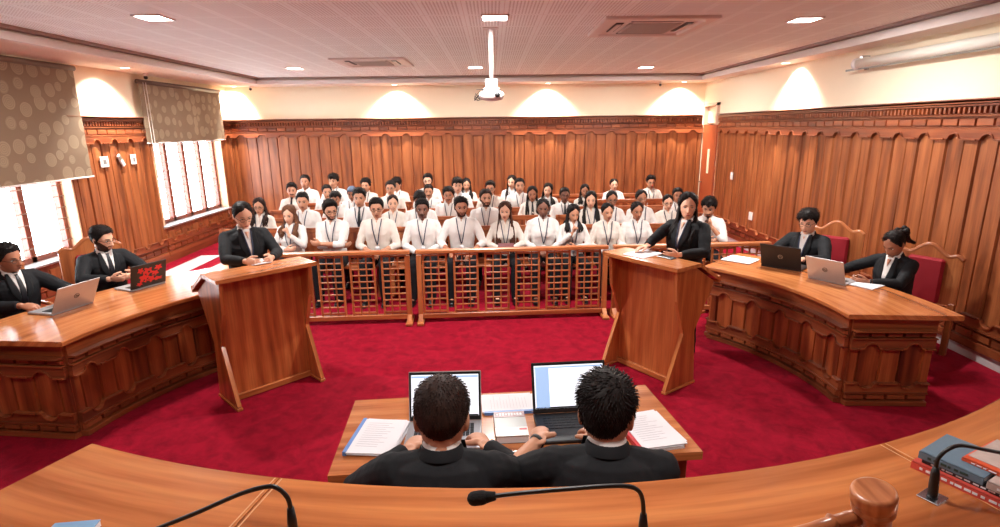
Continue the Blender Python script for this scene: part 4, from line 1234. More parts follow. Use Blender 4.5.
# ---- high backed chairs with a wavy crest
def crest(x):    # -1..1
    a = abs(x); return .10*(.5+.5*math.cos(min(1, a/.62)*PI))+.018*math.exp(-((a-.80)/.12)**2)-.02*max(0, a-.85)/.15
def high_chair(label, loc, rz, h=1.10, w=.56, arms=True):
    root = empty('chair', (*loc, 0), rz); tag(root, label, 'chair', 'high backed red chairs with wavy crests')
    n = 40; poly = [(w*(-.5+i/n), h-.10+crest(-1+2*i/n)) for i in range(n+1)]
    # faces -y; back slab at y = .26
    mb = MB(); mb.prism([(-w/2, .50)]+[(w/2, .50)]+poly[::-1], .245, .285, 1, grain=2); mb.build('backrest', DESKW2, root)
    mb = MB(); pp = [(w*(-.5+i/n), h-.10+crest(-1+2*i/n)) for i in range(n+1)]
    mb.tube([(x, .262, z-.004) for x, z in pp], .020, 8, 0, flat=(1, 1.3)); mb.build('crest_rail', DESKW2, root)
    mb = MB(); mb.box((0, .225, .72), (w-.26, .06, .44), bev=.02); mb.build('back_cushion', REDC, root)
    mb = MB(); mb.box((0, 0, .40), (w-.04, .50, .06), bev=.01); mb.build('seat', DESKW2, root)
    mb = MB(); mb.box((0, -.01, .455), (w-.08, .46, .07), bev=.025); mb.build('seat_cushion', REDC, root)
    for sx in (-1, 1):
        mb = MB(); mb.box((sx*(w/2-.03), -.21, .20), (.05, .05, .40), bev=.004); mb.build('leg', DESKW2, root)
        mb = MB(); mb.box((sx*(w/2-.03), .265, .26), (.05, .05, .52), bev=.004); mb.build('leg', DESKW2, root)
        if not arms: continue
        mb = MB(); mb.tube([(sx*(w/2-.0), -.12, .42), (sx*(w/2), -.12, .60), (sx*(w/2), -.06, .63), (sx*(w/2), .26, .64)], .018, 8, up=(1, 0, 0)); mb.build('armrest', DESKW2, root)
    return root

# ---- advocates' table in front of the bench
tb = empty('table', (.08, 2.46, 0), math.radians(4.5)); tag(tb, 'low teak table before the judges\' bench holding two open laptops and papers', 'table')
mb = MB()
mb.prism([(-.83, -.33), (.83, -.33), (.80, .34), (-.82, .34)], .725, .765, 2, grain=0); mb.build('tabletop', TOPW, tb)
mb = MB(); mb.box((.0, -.27, .66), (1.5, .025, .12), bev=.003); mb.box((.0, .30, .60), (1.5, .025, .26), bev=.003); mb.build('apron', DESKW, tb)
for sx in (-1, 1):
    for sy in (-1, 1):
        mb = MB(); mb.box((sx*.75, .01+sy*.27, .36), (.06, .06, .725), bev=.005); mb.build('leg', DESKW, tb)

# ---- the judges' curved bench in the foreground and its platform
BT = 1.55
Ppts = [(-.866, 1.071), (-.70, 1.015), (-.509, .967), (-.25, .917), (.005, .892), (.22, .915), (.41, .965), (.60, 1.0), (.773, 1.045), (1.0, 1.115), (1.22, 1.196), (1.6, 1.36), (2.1, 1.64)]
# smooth it to one even arc:  circle through the ends and the middle
def circ(p, q, r):
    ax, ay = p; bx, by = q; cx, cy = r
    d = 2*(ax*(by-cy)+bx*(cy-ay)+cx*(ay-by))
    ux = ((ax*ax+ay*ay)*(by-cy)+(bx*bx+by*by)*(cy-ay)+(cx*cx+cy*cy)*(ay-by))/d
    uy = ((ax*ax+ay*ay)*(cx-bx)+(bx*bx+by*by)*(ax-cx)+(cx*cx+cy*cy)*(bx-ax))/d
    return ux, uy, math.hypot(ax-ux, ay-uy)
bx, by, bR = circ((-.866, 1.071), (.06, .895), (1.22, 1.20))
def bp(a, r): return (bx+r*math.cos(a), by+r*math.sin(a))
aL = math.atan2(1.071-by, -.866-bx); aR = math.atan2(1.20-by, 1.22-bx)
if aL > 0: aL -= 2*PI
root = empty('judges_bench', (0, .9, 0)); tag(root, 'long curved teak judges\' bench filling the foreground, with microphones, gavel and books on it', 'bench desk')
aE = aR+.34
secs = [aL, math.atan2(.942-by, -.416-bx), math.atan2(1.014-by, .804-bx), aE]
for k in range(3):
    a0, a1 = secs[k], secs[k+1]; n = 14; mb = MB(); g = .0012
    prof = [(0.006, BT-.045), (0, BT-.04), (0, BT-.006), (.006, BT)]+[(.006+.62*j/6, BT) for j in range(1, 7)]+[(.626, BT-.045)]
    vs = []; uv = []
    for i in range(n+1):
        a = a0+(a1-a0)*i/n+(g/bR if i == 0 and k else 0)-(g/bR if i == n and k < 2 else 0)
        for d, z in prof:
            x, y = bp(a, bR+d); vs.append((x, y-.9, z)); uv.append((d+z, (a-aL)*bR))
    K = len(prof); fs = []
    for i in range(n):
        for q in range(K): q2 = (q+1) % K; fs.append((i*K+q, i*K+q2, (i+1)*K+q2, (i+1)*K+q))
    fs += [tuple(range(K)), tuple(n*K+q for q in range(K))[::-1]]
    mb.add(vs, fs, 0, 2, False, None, uvs=uv)
    mb.build('bench_top', TOPW, root)
    if k:      # pale double seam line inlaid between the boards
        mb = MB(); 
        for o_ in (-.008, .006):
            p = bp(a0+o_/bR, bR+.008); q = bp(a0+o_/bR, bR+.60); d = V((q[0]-p[0], q[1]-p[1], 0)).normalized(); t = V((-d.y, d.x, 0))*.0012
            P = V((p[0], p[1]-.9, 0)); Q = V((q[0], q[1]-.9, 0))
            mb.prism([((P+t).x, (P+t).y), ((Q+t).x, (Q+t).y), ((Q-t).x, (Q-t).y), ((P-t).x, (P-t).y)], BT-.004, BT+.0006, 2)
        mb.build('seam_inlay', plain('pale_inlay', srgb(206, 148, 98), .4), root)
st = Strip(lambda s, z, d: V((bp(aL+.02+s/bR, bR+.05-d)[0], bp(aL+.02+s/bR, bR+.05-d)[1]-.9, z)), .15)
LB = bR*(aE-aL-.04)
carved(st, LB, .22, 1.36, .34); st.slab(0, LB, 0, .22, 0, .04, 1, 's'); st.slab(0, LB, 1.36, BT-.046, 0, .03, 1, 's')
st.mb.build('front_panel', [DESKW, TEAKD], root)
# platform the judges' bench and the photographer stand on
mb = MB(); n = 24; pl = [bp(aL+.02+(aE-aL-.04)*i/n, bR+.055) for i in range(n+1)]
mb.prism(pl+[(pl[-1][0]+.1, YF+.05), (pl[0][0]-.1, YF+.05)], 0.0, .78, 2); struct(mb.build('floor_platform', CARPET))
# ------------------------------------------------------------------ fittings
# projector
pj = empty('projector', (.0, 6.09, ZC)); tag(pj, 'white ceiling projector with tangled cables on a white pole', 'projector')
mb = MB(); mb.box((0, 0, -.006), (.16, .12, .012), bev=.003); mb.build('ceiling_plate', WHITEP, pj)
mb = MB(); mb.tube([(0, 0, 0), (0, 0, -.50)], .024, 16); mb.build('pole', WHITEP, pj)
mb = MB()
for k in range(7): mb.ell((0, -.024, -.07-.062*k), (.005, .002, .005), 8, 5)
mb.build('pole_hole', BLACKP, pj)
mb = MB(); mb.box((0, 0, -.545), (.13, .10, .09), bev=.01); mb.box((0, 0, -.60), (.17, .13, .014), bev=.003); mb.build('bracket', WHITEP, pj)
mb = MB(); mb.tube([(0, .13, -.665), (0, -.11, -.665), (0, -.128, -.665)], [.135, .132, .12], 36, flat=(1, .40), up=(1, 0, 0)); mb.box((0, .01, -.668), (.25, .24, .082), bev=.022); mb.build('body', WHITEP, pj)
mb = MB(); mb.tube([(.06, -.12, -.665), (.06, -.145, -.665)], .028, 20); mb.build('lens', BLACKP, pj)
mb = MB(); mb.box((0, 0, -.618), (.14, .12, .012)); mb.build('vent', BLACKP, pj)
mb = MB(); rnd = random.Random(4)
for k in range(4):
    P = [(-.07, .03, -.60)]+[(-.13-.055*math.cos(t+k), .02+.02*math.sin(k*2), -.655+.062*math.sin(t+k*.5)) for t in (1, 2, 3, 4, 5, 6)]+[(-.12, .02, -.70)]
    mb.tube(P, .0035, 6)
mb.build('cable', BLACKP, pj)
# air conditioners
ACW = plain('ac_white_plastic', srgb(222, 214, 208), .45); ACG = plain('ac_grille_grey', srgb(188, 182, 176), .6)
for (x, y, lb) in ((1.62, 6.05, 'big white ceiling cassette air conditioner to the side of the projector pole'), (-1.80, 8.95, 'far flat looking ceiling cassette air conditioner on the window side of the projector')):
    r = empty('air_conditioner', (x, y, ZC)); tag(r, lb, 'air conditioner', 'ceiling cassette air conditioners')
    mb = MB(); w = .54
    q = [(-w, -w), (w, -w), (w, w), (-w, w)]; q2 = [(-.44, -.44), (.44, -.44), (.44, .44), (-.44, .44)]
    vs = [(a, b_, 0) for a, b_ in q]+[(a, b_, -.022) for a, b_ in q]+[(a*.97, b_*.97, -.030) for a, b_ in q]+[(a, b_, -.030) for a, b_ in q2]+[(a*.96, b_*.96, -.010) for a, b_ in q2]
    fs = [(3, 2, 1, 0)]
    for k in range(4):
        for i in range(4): j = (i+1) % 4; fs.append((k*4+i, k*4+j, k*4+4+j, k*4+4+i))
    fs.append((16, 17, 18, 19)); mb.add(vs, [f[::-1] for f in fs], 0, 0); mb.build('frame', ACW, r)
    mb = MB(); mb.box((0, 0, -.022), (.52, .52, .02), bev=.006)
    for k in range(16): mb.box((0, -.23+k*.0305, -.034), (.46, .012, .006))
    mb.build('intake_grille', ACG, r)
    for a in range(4):
        M = Matrix.Rotation(a*PI/2, 4, 'Z')
        mb = MB(); mb.box((0, .345, -.013), (.50, .075, .008), M=M); mb.build('air_slot', BLACKP, r)
        mb = MB(); mb.box((0, .355, -.028), (.48, .045, .006), M=M @ Matrix.Rotation(0, 4, 'X')); mb.build('louvre', ACW, r)
# retracted projection screen on the right wall
r = empty('projection_screen', (XR, 0, 2.895)); tag(r, 'long white roll-up projection screen case high on the panelled wall', 'projection screen')
mb = MB(); mb.tube([(-.12, 3.2, 0), (-.12, 6.98, 0)], .058, 20); mb.build('screen_case', plain('screen_case_white', srgb(222, 222, 212), .45), r)
mb = MB(); mb.box((-.12, 5.1, -.062), (.012, 4.2, .022)); mb.build('screen_bar', plain('screen_bar_grey', srgb(120, 118, 110), .4), r)
for y in (6.9, 3.4): 
    mb = MB(); mb.box((-.10, y, .066), (.10, .05, .03), bev=.004); mb.box((-.06, y, .0), (.03, .05, .16), bev=.004); mb.build('bracket', SILVER, r)
mb = MB(); mb.tube([(-.12, 6.96, 0), (-.12, 7.02, 0)], .066, 20); mb.build('end_cap', WHITEP, r)
# switches and sockets
def plate(x, y, z, side, lb, w=.11, h=.13, name='wall_socket'):
    r = empty(name, (x, y, z)); tag(r, lb, 'wall socket', 'white wall plates'); s = 1 if side == 'L' else -1
    mb = MB(); mb.box((s*.008, 0, 0), (.016, w, h), bev=.004); mb.build('plate', WHITEP, r)
    mb = MB(); mb.box((s*.019, 0, 0), (.006, w*.35, h*.4), bev=.001); mb.build('rocker', plain('switch_grey', srgb(120, 116, 116), .4) if side == 'L' else WHITEP, r)
plate(XL+.03, 8.08, 1.775, 'L', 'white square wall plate between the blinds, nearer the large blind', .17, .15)
plate(XL+.03, 8.74, 1.775, 'L', 'white square wall plate between the blinds, nearer the smaller blind', .12, .15)
r = empty('remote_holder', (XL+.03, 8.44, 1.775)); tag(r, 'tilted white remote control in a holder between two wall plates', 'remote control')
r.rotation_euler = (math.radians(32), 0, 0)
mb = MB(); mb.box((.014, 0, 0), (.028, .07, .20), bev=.01); mb.build('body', WHITEP, r)
mb = MB(); mb.box((.029, 0, .05), (.004, .045, .06)); mb.build('display', plain('lcd_grey', srgb(110, 116, 110), .3), r)
plate(XR-.03, 10.44, 1.25, 'R', 'upper small white switch plate on the panelled wall beside the door', .10, .14)
plate(XR-.03, 9.52, .63, 'R', 'lower small white socket plate on the panelled wall beyond the seated man with a tie', .12, .14)
for (x, y, lb) in ((-4.95, 11.9, 'small dark camera under the ceiling border in the window corner'), (-5.4, 9.12, 'small dark sensor on the wall top beside the smaller blind'), (3.5, 11.9, 'tiny dark camera high on the back wall toward the door')):
    r = empty('security_camera', (x, y, 3.01)); tag(r, lb, 'security camera', 'small cameras near the ceiling')
    mb = MB(); mb.ell((0, 0, 0), (.03, .03, .03), 14, 9); mb.build('lens', BLACKP, r)
    mb = MB(); mb.tube([(0, 0, .02), (0, 0, .06)], .028, 14); mb.build('mount', WHITEP, r)

# ---- laptops
SCRW = plain('lit_screen_white', srgb(236, 240, 248), .3, emit=(.86, .92, 1, 1), es=.62)
SCRB = plain('lit_screen_blue', srgb(170, 200, 235), .3, emit=(.35, .55, .9, 1), es=.5)
SCRG = plain('screen_text_grey', srgb(176, 184, 196), .3, emit=(.6, .65, .72, 1), es=.35)
KEYS = plain('black_keys', srgb(22, 22, 24), .5); SILV = plain('laptop_silver', srgb(186, 182, 182), .35, metal=.55); BLKL = plain('laptop_black', srgb(20, 20, 23), .45); SILD = plain('laptop_deck_silver', srgb(178, 178, 182), .4, metal=.5)
def laptop(label, loc, rz, shell, deck, open_=108, w=.36, d=.245, kind=None, screen=None):
    """viewer (typist) sits on the -y side; lid hinge at +y"""
    r = empty('laptop', loc, rz); tag(r, label, 'laptop', 'open laptops')
    mb = MB(); mb.box((0, 0, .009), (w, d, .017), bev=.004); mb.build('base', deck, r)
    mb = MB(); kx, ky = w*.80, d*.46
    nx, ny = 14, 5
    for i in range(nx):
        for j in range(ny): mb.box((-kx/2+kx*(i+.5)/nx, .025-ky/2+ky*(j+.5)/ny+.012, .0185), (kx/nx*.86, ky/ny*.84, .0025))
    mb.build('keyboard', KEYS, r)
    mb = MB(); mb.box((0, -d*.33, .0178), (.10, .060, .001)); mb.build('touchpad', plain('touchpad_grey', srgb(120, 120, 124), .3) if deck is SILD else BLACKP, r)
    M = Matrix.Translation((0, d/2-.004, .018)) @ Matrix.Rotation(math.radians(90-open_), 4, 'X')
    # lid stands along +z in its own frame, screen faces -y ; open angle leans back
    lid = empty_part = None
    H = d*.98
    mb = MB(); mb.box((0, .004, H/2), (w, .008, H), bev=.003, M=M); lid = mb.build('lid', shell, r)
    mb = MB(); mb.box((0, -.0012, H/2), (w-.008, .002, H-.008), M=M); mb.build('bezel', BLACKP, lid)
    mb = MB(); mb.box((0, -.0030, H/2+.004), (w-.026, .002, H-.040), M=M); mb.build('screen', screen or SCRW, lid)
    if kind == 'doc':      # a document window with a side bar and task bar
        mb = MB(); mb.box((0, -.0046, H-.026), (w-.03, .001, .010), M=M); mb.build('title_bar', SCRB, lid)
        mb = MB(); mb.box((0, -.0046, .028), (w-.03, .001, .007), M=M); mb.build('task_bar', KEYS, lid)
    if kind == 'doc2':
        mb = MB(); mb.box((-w*.36, -.0046, H/2), (w*.18, .001, H-.055), M=M); mb.box((-w*.0, -.0046, H-.026), (w-.03, .001, .008), M=M); mb.build('side_pane', SCRB, lid)
        mb = MB()
        for k in range(4): mb.box((.03, -.0048, H-.062-.012*k), (.13, .001, .0022), M=M)
        mb.build('text_lines', SCRG, lid)
        mb = MB(); mb.box((0, -.0046, .028), (w-.03, .001, .007), M=M); mb.build('task_bar', KEYS, lid)
    def back(mbx, name, mat):
        mbx.build(name, mat, lid)
    yb = .0085
    if kind in ('ring', 'ring2'):
        ringm = plain('logo_metal_%s' % kind, srgb(176, 168, 150) if kind == 'ring' else srgb(80, 74, 76), .3, metal=.6)
        txt = 'DELL' if kind == 'ring' else 'hp'
        mb = MB(); P = [(.021*math.cos(2*PI*i/28), yb, H*.5+.021*math.sin(2*PI*i/28)) for i in range(29)]
        mb.tube(P, .0022, 6, M=M, cap=False); back(mb, 'logo_ring', ringm)
        cu = bpy.data.curves.new('logo_text', 'FONT'); cu.body = txt; cu.size = .017 if kind == 'ring' else .030; cu.align_x = 'CENTER'; cu.align_y = 'CENTER'; cu.extrude = .0006
        if kind == 'ring2': cu.shear = .25
        to = bpy.data.objects.new('logo_text', cu); COL.objects.link(to); tm_ = bpy.data.meshes.new_from_object(to); bpy.data.objects.remove(to); to = obj('logo_text', tm_, ringm, lid)
        to.matrix_local = M @ Matrix.Translation((0, yb+.001, H*.5)) @ Matrix.Rotation(PI, 4, 'Z') @ Matrix.Rotation(PI/2, 4, 'X')
    if kind == 'red':
        redp = plain('sticker_red', srgb(205, 26, 34), .4); rr = random.Random(11); mb = MB()
        for (cx, cz, rx, rz_) in ((.05, .15, .05, .045), (-.02, .12, .035, .03), (.09, .09, .045, .05), (.02, .07, .04, .035), (-.05, .17, .04, .03), (.12, .17, .03, .03), (-.045, .06, .05, .02), (.13, .04, .03, .02)):
            n = 22; ph = rr.uniform(0, 6)
            poly = [(cx-.04+rx*.85*(1+.28*math.sin(5*2*PI*i/n+ph)+.12*math.sin(9*2*PI*i/n))*math.cos(2*PI*i/n), cz+rz_*.8*(1+.28*math.sin(5*2*PI*i/n+ph))*math.sin(2*PI*i/n)) for i in range(n)]
            mb.prism(poly, yb, yb+.0006, 1, M=M)
        back(mb, 'red_sticker', redp)
        mb = MB(); 
        for (cx, cz, q) in ((.0, .145, .012), (.03, .125, .009), (-.055, .105, .008), (.045, .07, .010), (.0, .065, .007), (-.08, .15, .008)):
            mb.ell((cx, yb+.0006, cz), (q, .0008, q*.8), 12, 6, M=M)
        back(mb, 'sticker_black_marks', BLACKP)  # black spots belonging to the red lid art
    return r
def face_to(p, q): return math.atan2(q[1]-p[1], q[0]-p[0])
DT = .780
# right desk
def desk_rz(D, deg): return math.radians(deg)+PI/2      # typist outside the arc, lid toward the centre -> +y local points at centre
ax_, ay_ = 2.84, 5.17
laptop('black laptop with a round metal logo on its lid, before the man with swept hair', (2.98, 5.42, DT), math.radians(135), BLKL, BLKL, 112, .38, .26, 'ring')
laptop('silver laptop with a round dark logo, beside the black one on the carved desk', (3.16, 4.90, DT), math.radians(121), SILV, SILD, 112, .34, .235, 'ring2')
# left desk
laptop('silver grey laptop nearest the end of the window-side desk', (-3.59, 4.39, DT), math.radians(256), SILV, SILD, 118, .36, .25, 'ring2')
laptop('black laptop with red ragged art on its lid, before the bearded man', (-3.335, 5.03, DT), math.radians(246), BLKL, SILD, 104, .34, .235, 'red')
# advocates' table
laptop('open laptop with a white document page before the man sitting near the wavy chair top', (-.25, 2.35, .766), math.radians(1), SILV, SILD, 106, .36, .25, 'doc', SCRW)
laptop('dark laptop with a pale blue side bar on screen before the man with a wristband', (.39, 2.41, .766), math.radians(4), BLKL, BLKL, 112, .385, .26, 'doc2', SCRW)

# ---- papers and books
def papers(label, loc, rz, n=4, w=.21, h=.297, name='paper_stack', edge=None, text=True, spreadn=.012, cat='papers', group=None, seed=1):
    rr = random.Random(seed)
    r = empty(name, loc, rz); tag(r, label, cat, group)
    mb = MB(); t = .0035
    for k in range(n):
        M = Matrix.Translation((rr.uniform(-1, 1)*spreadn, rr.uniform(-1, 1)*spreadn, t*k+t/2)) @ Matrix.Rotation(rr.uniform(-.06, .06), 4, 'Z'); mb.box((0, 0, 0), (w, h, t*.92), M=M)
    mb.build('sheets', PAPER, r)
    if text:
        mb = MB(); top = t*n+.0006; rr = random.Random(seed+5)
        for i in range(12): L = w*.74*rr.uniform(.6, 1); mb.box((-w*.37+L/2, h*.36-i*h*.062, top), (L, .0022, .0005))
        mb.build('printed_lines', PRINT, r)
    if edge:
        mb = MB(); mb.box((-w/2-.006, 0, t*n/2), (.018, h+.004, t*n+.003), bev=.001); mb.build('spine_binding', edge, r)
    return r
BLUEB = plain('blue_binding', srgb(86, 132, 196), .4); REDB = plain('red_binding', srgb(196, 30, 44), .4)
papers('sheaf of papers with a blue spine at the far corner of the advocates\' table', (-.56, 2.35, .766), math.radians(-6), 5, .215, .297, edge=BLUEB, seed=2)
papers('white printed sheets lying between the two laptop screens', (.07, 2.665, .766), math.radians(94), 4, .19, .27, edge=BLUEB, seed=3)
papers('thick stack of white sheets with a red spine beside the man with a wristband', (.73, 2.36, .766), math.radians(12), 7, .215, .30, edge=REDB, seed=4)
papers('loose white sheets on the carved desk end beside the black laptop', (2.66, 5.72, DT), math.radians(40), 3, .25, .30, seed=5, spreadn=.03)
papers('open booklet of white pages before the woman with curly tied hair', (3.37, 4.74, DT), math.radians(30), 3, .30, .21, name='open_booklet', seed=6, cat='booklet')
papers('few white sheets on the lectern of the woman with long loose hair', (1.32, 4.70, 1.098), math.radians(-52), 2, .21, .28, seed=7)
papers('small card of notes on the lectern before the woman with glasses', (-2.02, 4.60, 1.10), math.radians(45), 2, .14, .20, name='note_card', seed=8, cat='notes')
# thick book with a photograph on the cover
r = empty('book', (.07, 2.40, .766), math.radians(3)); tag(r, 'thick paperback with a maroon title band and grey cover between the two men', 'book')
mb = MB(); mb.box((0, 0, .019), (.150, .22, .034)); mb.build('page_block', PAPER, r)
MAR = plain('maroon_cover', srgb(112, 44, 50), .3); GRY = plain('grey_cover', srgb(118, 116, 112), .3)
mb = MB(); mb.box((0, 0, .0375), (.154, .224, .003)); mb.box((0, 0, .001), (.154, .224, .002)); mb.box((-.076, 0, .019), (.003, .224, .038)); mb.build('cover', GRY, r)
mb = MB(); mb.box((0, .085, .0395), (.154, .054, .001)); mb.build('title_band', MAR, r)
mb = MB(); mb.box((0, -.075, .0395), (.154, .075, .001)); mb.build('lower_band', plain('pale_cover', srgb(196, 192, 186), .3), r)
mb = MB(); mb.box((.055, -.055, .0402), (.036, .016, .001)); mb.build('red_label', REDB, r)
mb = MB()
for k in range(9): mb.box((-.06+k*.0145, .085, .0402), (.010, .022 if k % 3 else .014, .0006))
mb.build('title_lettering', PAPER, r)
# phone on the lectern
r = empty('phone', (1.48, 4.56, 1.098), math.radians(-54)); tag(r, 'dark phone lying on the lectern of the woman with long loose hair', 'phone')
mb = MB(); mb.box((0, 0, .005), (.15, .075, .009), bev=.003); mb.build('body', plain('phone_body', srgb(44, 50, 70), .3), r)
mb = MB(); mb.box((0, 0, .0098), (.142, .068, .0008)); mb.build('glass', BLACKP, r)

# ---- microphones on the judges' bench
FOAM = plain('black_foam', srgb(12, 12, 13), .95, bump=1, bscale=900)
def mic(label, base, pts, head=None, plate_=True):
    r = empty('microphone', base); tag(r, label, 'microphone', 'black gooseneck microphones')
    B0 = V(base)
    mb = MB(); mb.box((0, 0, .002), (.040, .034, .003), bev=.001, M=Matrix.Rotation(.5, 4, 'Z')); mb.build('base_plate', SILVER, r)
    P = [V(p)-B0 for p in pts]
    mb = MB(); mb.tube([V((0, 0, .004)), P[0]*.15, P[0]*.8, P[0]], [.0085, .008, .0070, .0050], 14); mb.build('stem', BLACKP, r)
    # smooth neck through the points (Catmull-Rom)
    Q = [P[0]*.9]+P; S = []
    for i in range(len(Q)-1):
        p0 = Q[max(i-1, 0)]; p1 = Q[i]; p2 = Q[i+1]; p3 = Q[min(i+2, len(Q)-1)]
        for k in range(6):
            t = k/6; S.append(.5*((2*p1)+(p2-p0)*t+(2*p0-5*p1+4*p2-p3)*t*t+(3*p1-p0-3*p2+p3)*t**3))
    S.append(Q[-1])
    mb = MB(); mb.tube(S, .0034, 10); mb.build('gooseneck', BLACKP, r)
    d = (S[-1]-S[-2]).normalized()
    mb = MB(); mb.tube([S[-1]-d*.004, S[-1]+d*.012], [.006, .009], 12); mb.caps([S[-1]+d*.016, S[-1]+d*.028], [.0105, .0105], 16); mb.build('foam_head', FOAM, r)
# microphones, gavel, books on the bench
mic('gooseneck microphone arching to the left with its head beyond the left seam of the bench', (-.303, .70, BT), [(-.303, .70, 1.662), (-.306, .70, 1.680), (-.318, .70, 1.695), (-.334, .70, 1.698), (-.373, .70, 1.687), (-.435, .70, 1.659), (-.497, .70, 1.633), (-.55, .70, 1.612)])
mic('gooseneck microphone with black foam head lying low behind the wavy chair top', (.219, .70, BT), [(.217, .70, 1.640), (.214, .70, 1.665), (.206, .70, 1.681), (.188, .70, 1.688), (.15, .70, 1.688), (.092, .70, 1.684), (.03, .70, 1.679), (-.006, .70, 1.675)])
mic('gooseneck microphone on a small silver plate arching over the books', (.775, .84, BT), [(.771, .84, 1.612), (.772, .84, 1.630), (.786, .84, 1.647), (.808, .84, 1.654), (.851, .84, 1.645), (.90, .84, 1.634), (.96, .84, 1.622)])
GAVW = wood('gavel_wood', srgb(132, 70, 40), srgb(176, 106, 66), srgb(196, 128, 84), .3, su=30, sv=4, coat=.3)
r = empty('gavel', (.597, .735, BT)); tag(r, 'wooden gavel with a turned head, standing beside the books on the judges\' bench', 'gavel')
M = Matrix.Rotation(math.radians(-11), 4, 'Y') @ Matrix.Rotation(math.radians(5), 4, 'X')
prof = [(.028, 0), (.031, .003), (.031, .020), (.0265, .024), (.0245, .030), (.0245, .062), (.0265, .066), (.030, .070), (.030, .074), (.0275, .077), (.0275, .080), (.031, .083), (.0315, .100), (.030, .105), (.026, .107), (.024, .1065)]
mb = MB(); mb.lathe([(a*1.0, z) for a, z in prof], 40, M=M); mb.build('head', GAVW, r)
hp_ = [(0, 0), (.03, 0), (.05, 0), (.056, 0), (.062, 0), (.09, 0), (.16, 0), (.24, 0), (.27, 0), (.28, 0)]
hr = [.012, .0125, .0115, .0155, .0115, .0095, .008, .0105, .011, .007]
mb = MB(); mb.tube([(-.018-x, -x*.12, .052-x*.16) for x, _ in hp_], hr, 20); mb.build('handle', GAVW, r)
# books at the edge of the bench
REDBK = plain('salmon_red_cover', srgb(206, 78, 66), .35); TEALB = plain('slate_blue_cover', srgb(98, 122, 138), .35); GRNB = plain('dark_green_cover', srgb(38, 66, 60), .4); ORB = plain('orange_red_cover', srgb(214, 84, 48), .35); MAGC = plain('mottled_magazine_cover', srgb(186, 168, 160), .25, vary=.35, bscale=28); BLKC = plain('charcoal_cover', srgb(52, 50, 52), .4)
def bk(label, loc, rz, w, d, h, cov, seed=1, letters=None, spine_light=False):
    r = empty('book', loc, rz); tag(r, label, 'book', 'books piled by the microphone')
    mb = MB(); mb.box((w/2+.002, d/2, h/2), (w-.006, d-.008, h-.005)); mb.build('page_block', PAPER, r)
    mb = MB(); mb.box((w/2, d/2, h-.001), (w, d, .002)); mb.box((w/2, d/2, .001), (w, d, .002)); mb.box((w/2, .001, h/2), (w, .003, h)); mb.build('cover', cov, r)
    rr = random.Random(seed); mb = MB(); x = .015
    while x < w-.03:
        q = rr.uniform(.004, .012); mb.box((x+q/2, -.0009, h/2), (q, .0008, h*.32)); x += q+rr.uniform(.002, .006)
    mb.build('spine_lettering', letters or PAPER, r)
    return r
# spine faces the judge; local x runs along the spine away from the corner
RZ = math.atan2(.750-.886, .805-.765)
RZb = math.atan2(-.136, .040)
B0 = (.765, .892)
rzs = math.radians(-62)
def along(a, b_): return (.803+math.cos(rzs)*a-math.sin(rzs)*b_, .930+math.sin(rzs)*a+math.cos(rzs)*b_)
bk('salmon red book with white spine lettering, lowest of the pile by the microphone', (*along(0, 0), BT), rzs, .30, .15, .014, REDBK, 1)
bk('thin charcoal book second from the bottom of the pile by the microphone', (*along(.012, .012), BT+.0142), rzs, .28, .125, .008, BLKC, 2)
bk('slate blue book with dark green edge on the pile by the microphone', (*along(.006, .008), BT+.0224), rzs+.03, .10, .115, .014, TEALB, 3, GRNB)
bk('pale mottled booklet lying beside the slate blue book on the pile', (*along(.112, .008), BT+.0224), rzs, .16, .12, .013, MAGC, 5)
bk('orange spined magazine with mottled cover on top of the book pile', (*along(.060, .042), BT+.0366), rzs-.02, .25, .12, .006, ORB, 4)
o = [x for x in bpy.data.objects if x.get('label', '').startswith('orange spined')][0]
mb = MB(); mb.box((.125, .072, .0066), (.244, .112, .0008)); mb.build('cover_picture', MAGC, o)
r = empty('notepad', (-.70, .73, BT), .1); tag(r, 'blue covered notepad at the near edge of the bench by the left microphone', 'notepad')
mb = MB(); mb.box((0, 0, .006), (.07, .15, .010)); mb.build('page_block', PAPER, r)
mb = MB(); mb.box((0, 0, .012), (.072, .152, .0018), bev=.0005); mb.build('cover', plain('light_blue_cover', srgb(120, 160, 196), .4), r)

# ------------------------------------------------------------------ the people
def at_head(X, Y, ztop, rz, sit=True, female=False, lean=0., tyaw=0., **k):
    """place so that the head is above (X, Y) and its top at ztop"""
    hz = .51 if sit else .855; hc = .645 if female else .664
    T = Matrix.Translation((0, 0, hz)) @ Euler((math.radians(lean), 0, math.radians(tyaw)), 'XYZ').to_matrix().to_4x4()
    h = T @ V((0, -.014, hc)); top = h.z+(.107 if female else .112)+.018
    s = k.pop('s', None) or ztop/top
    o = Matrix.Rotation(rz, 3, 'Z') @ V((h.x*s, h.y*s, 0))
    return dict(loc=(X-o.x, Y-o.y), rz=rz, sit=sit, s=s, female=female, lean=lean, tyaw=tyaw, **k)
def P(label, X, Y, zt, rz=0, **k):
    q = {}
    for n in list(k):
        if n in ('sit', 'female', 'lean', 'tyaw', 's'): q[n] = k.pop(n)
    a = at_head(X, Y, zt, math.radians(rz), **q); loc = a.pop('loc'); 
    return make_person(label, loc, **a, **k)
GRP = 'seated audience in white shirts'
ROWD = {1: 7.10, 2: 7.98, 3: 8.86, 4: 9.74, 5: 10.62}
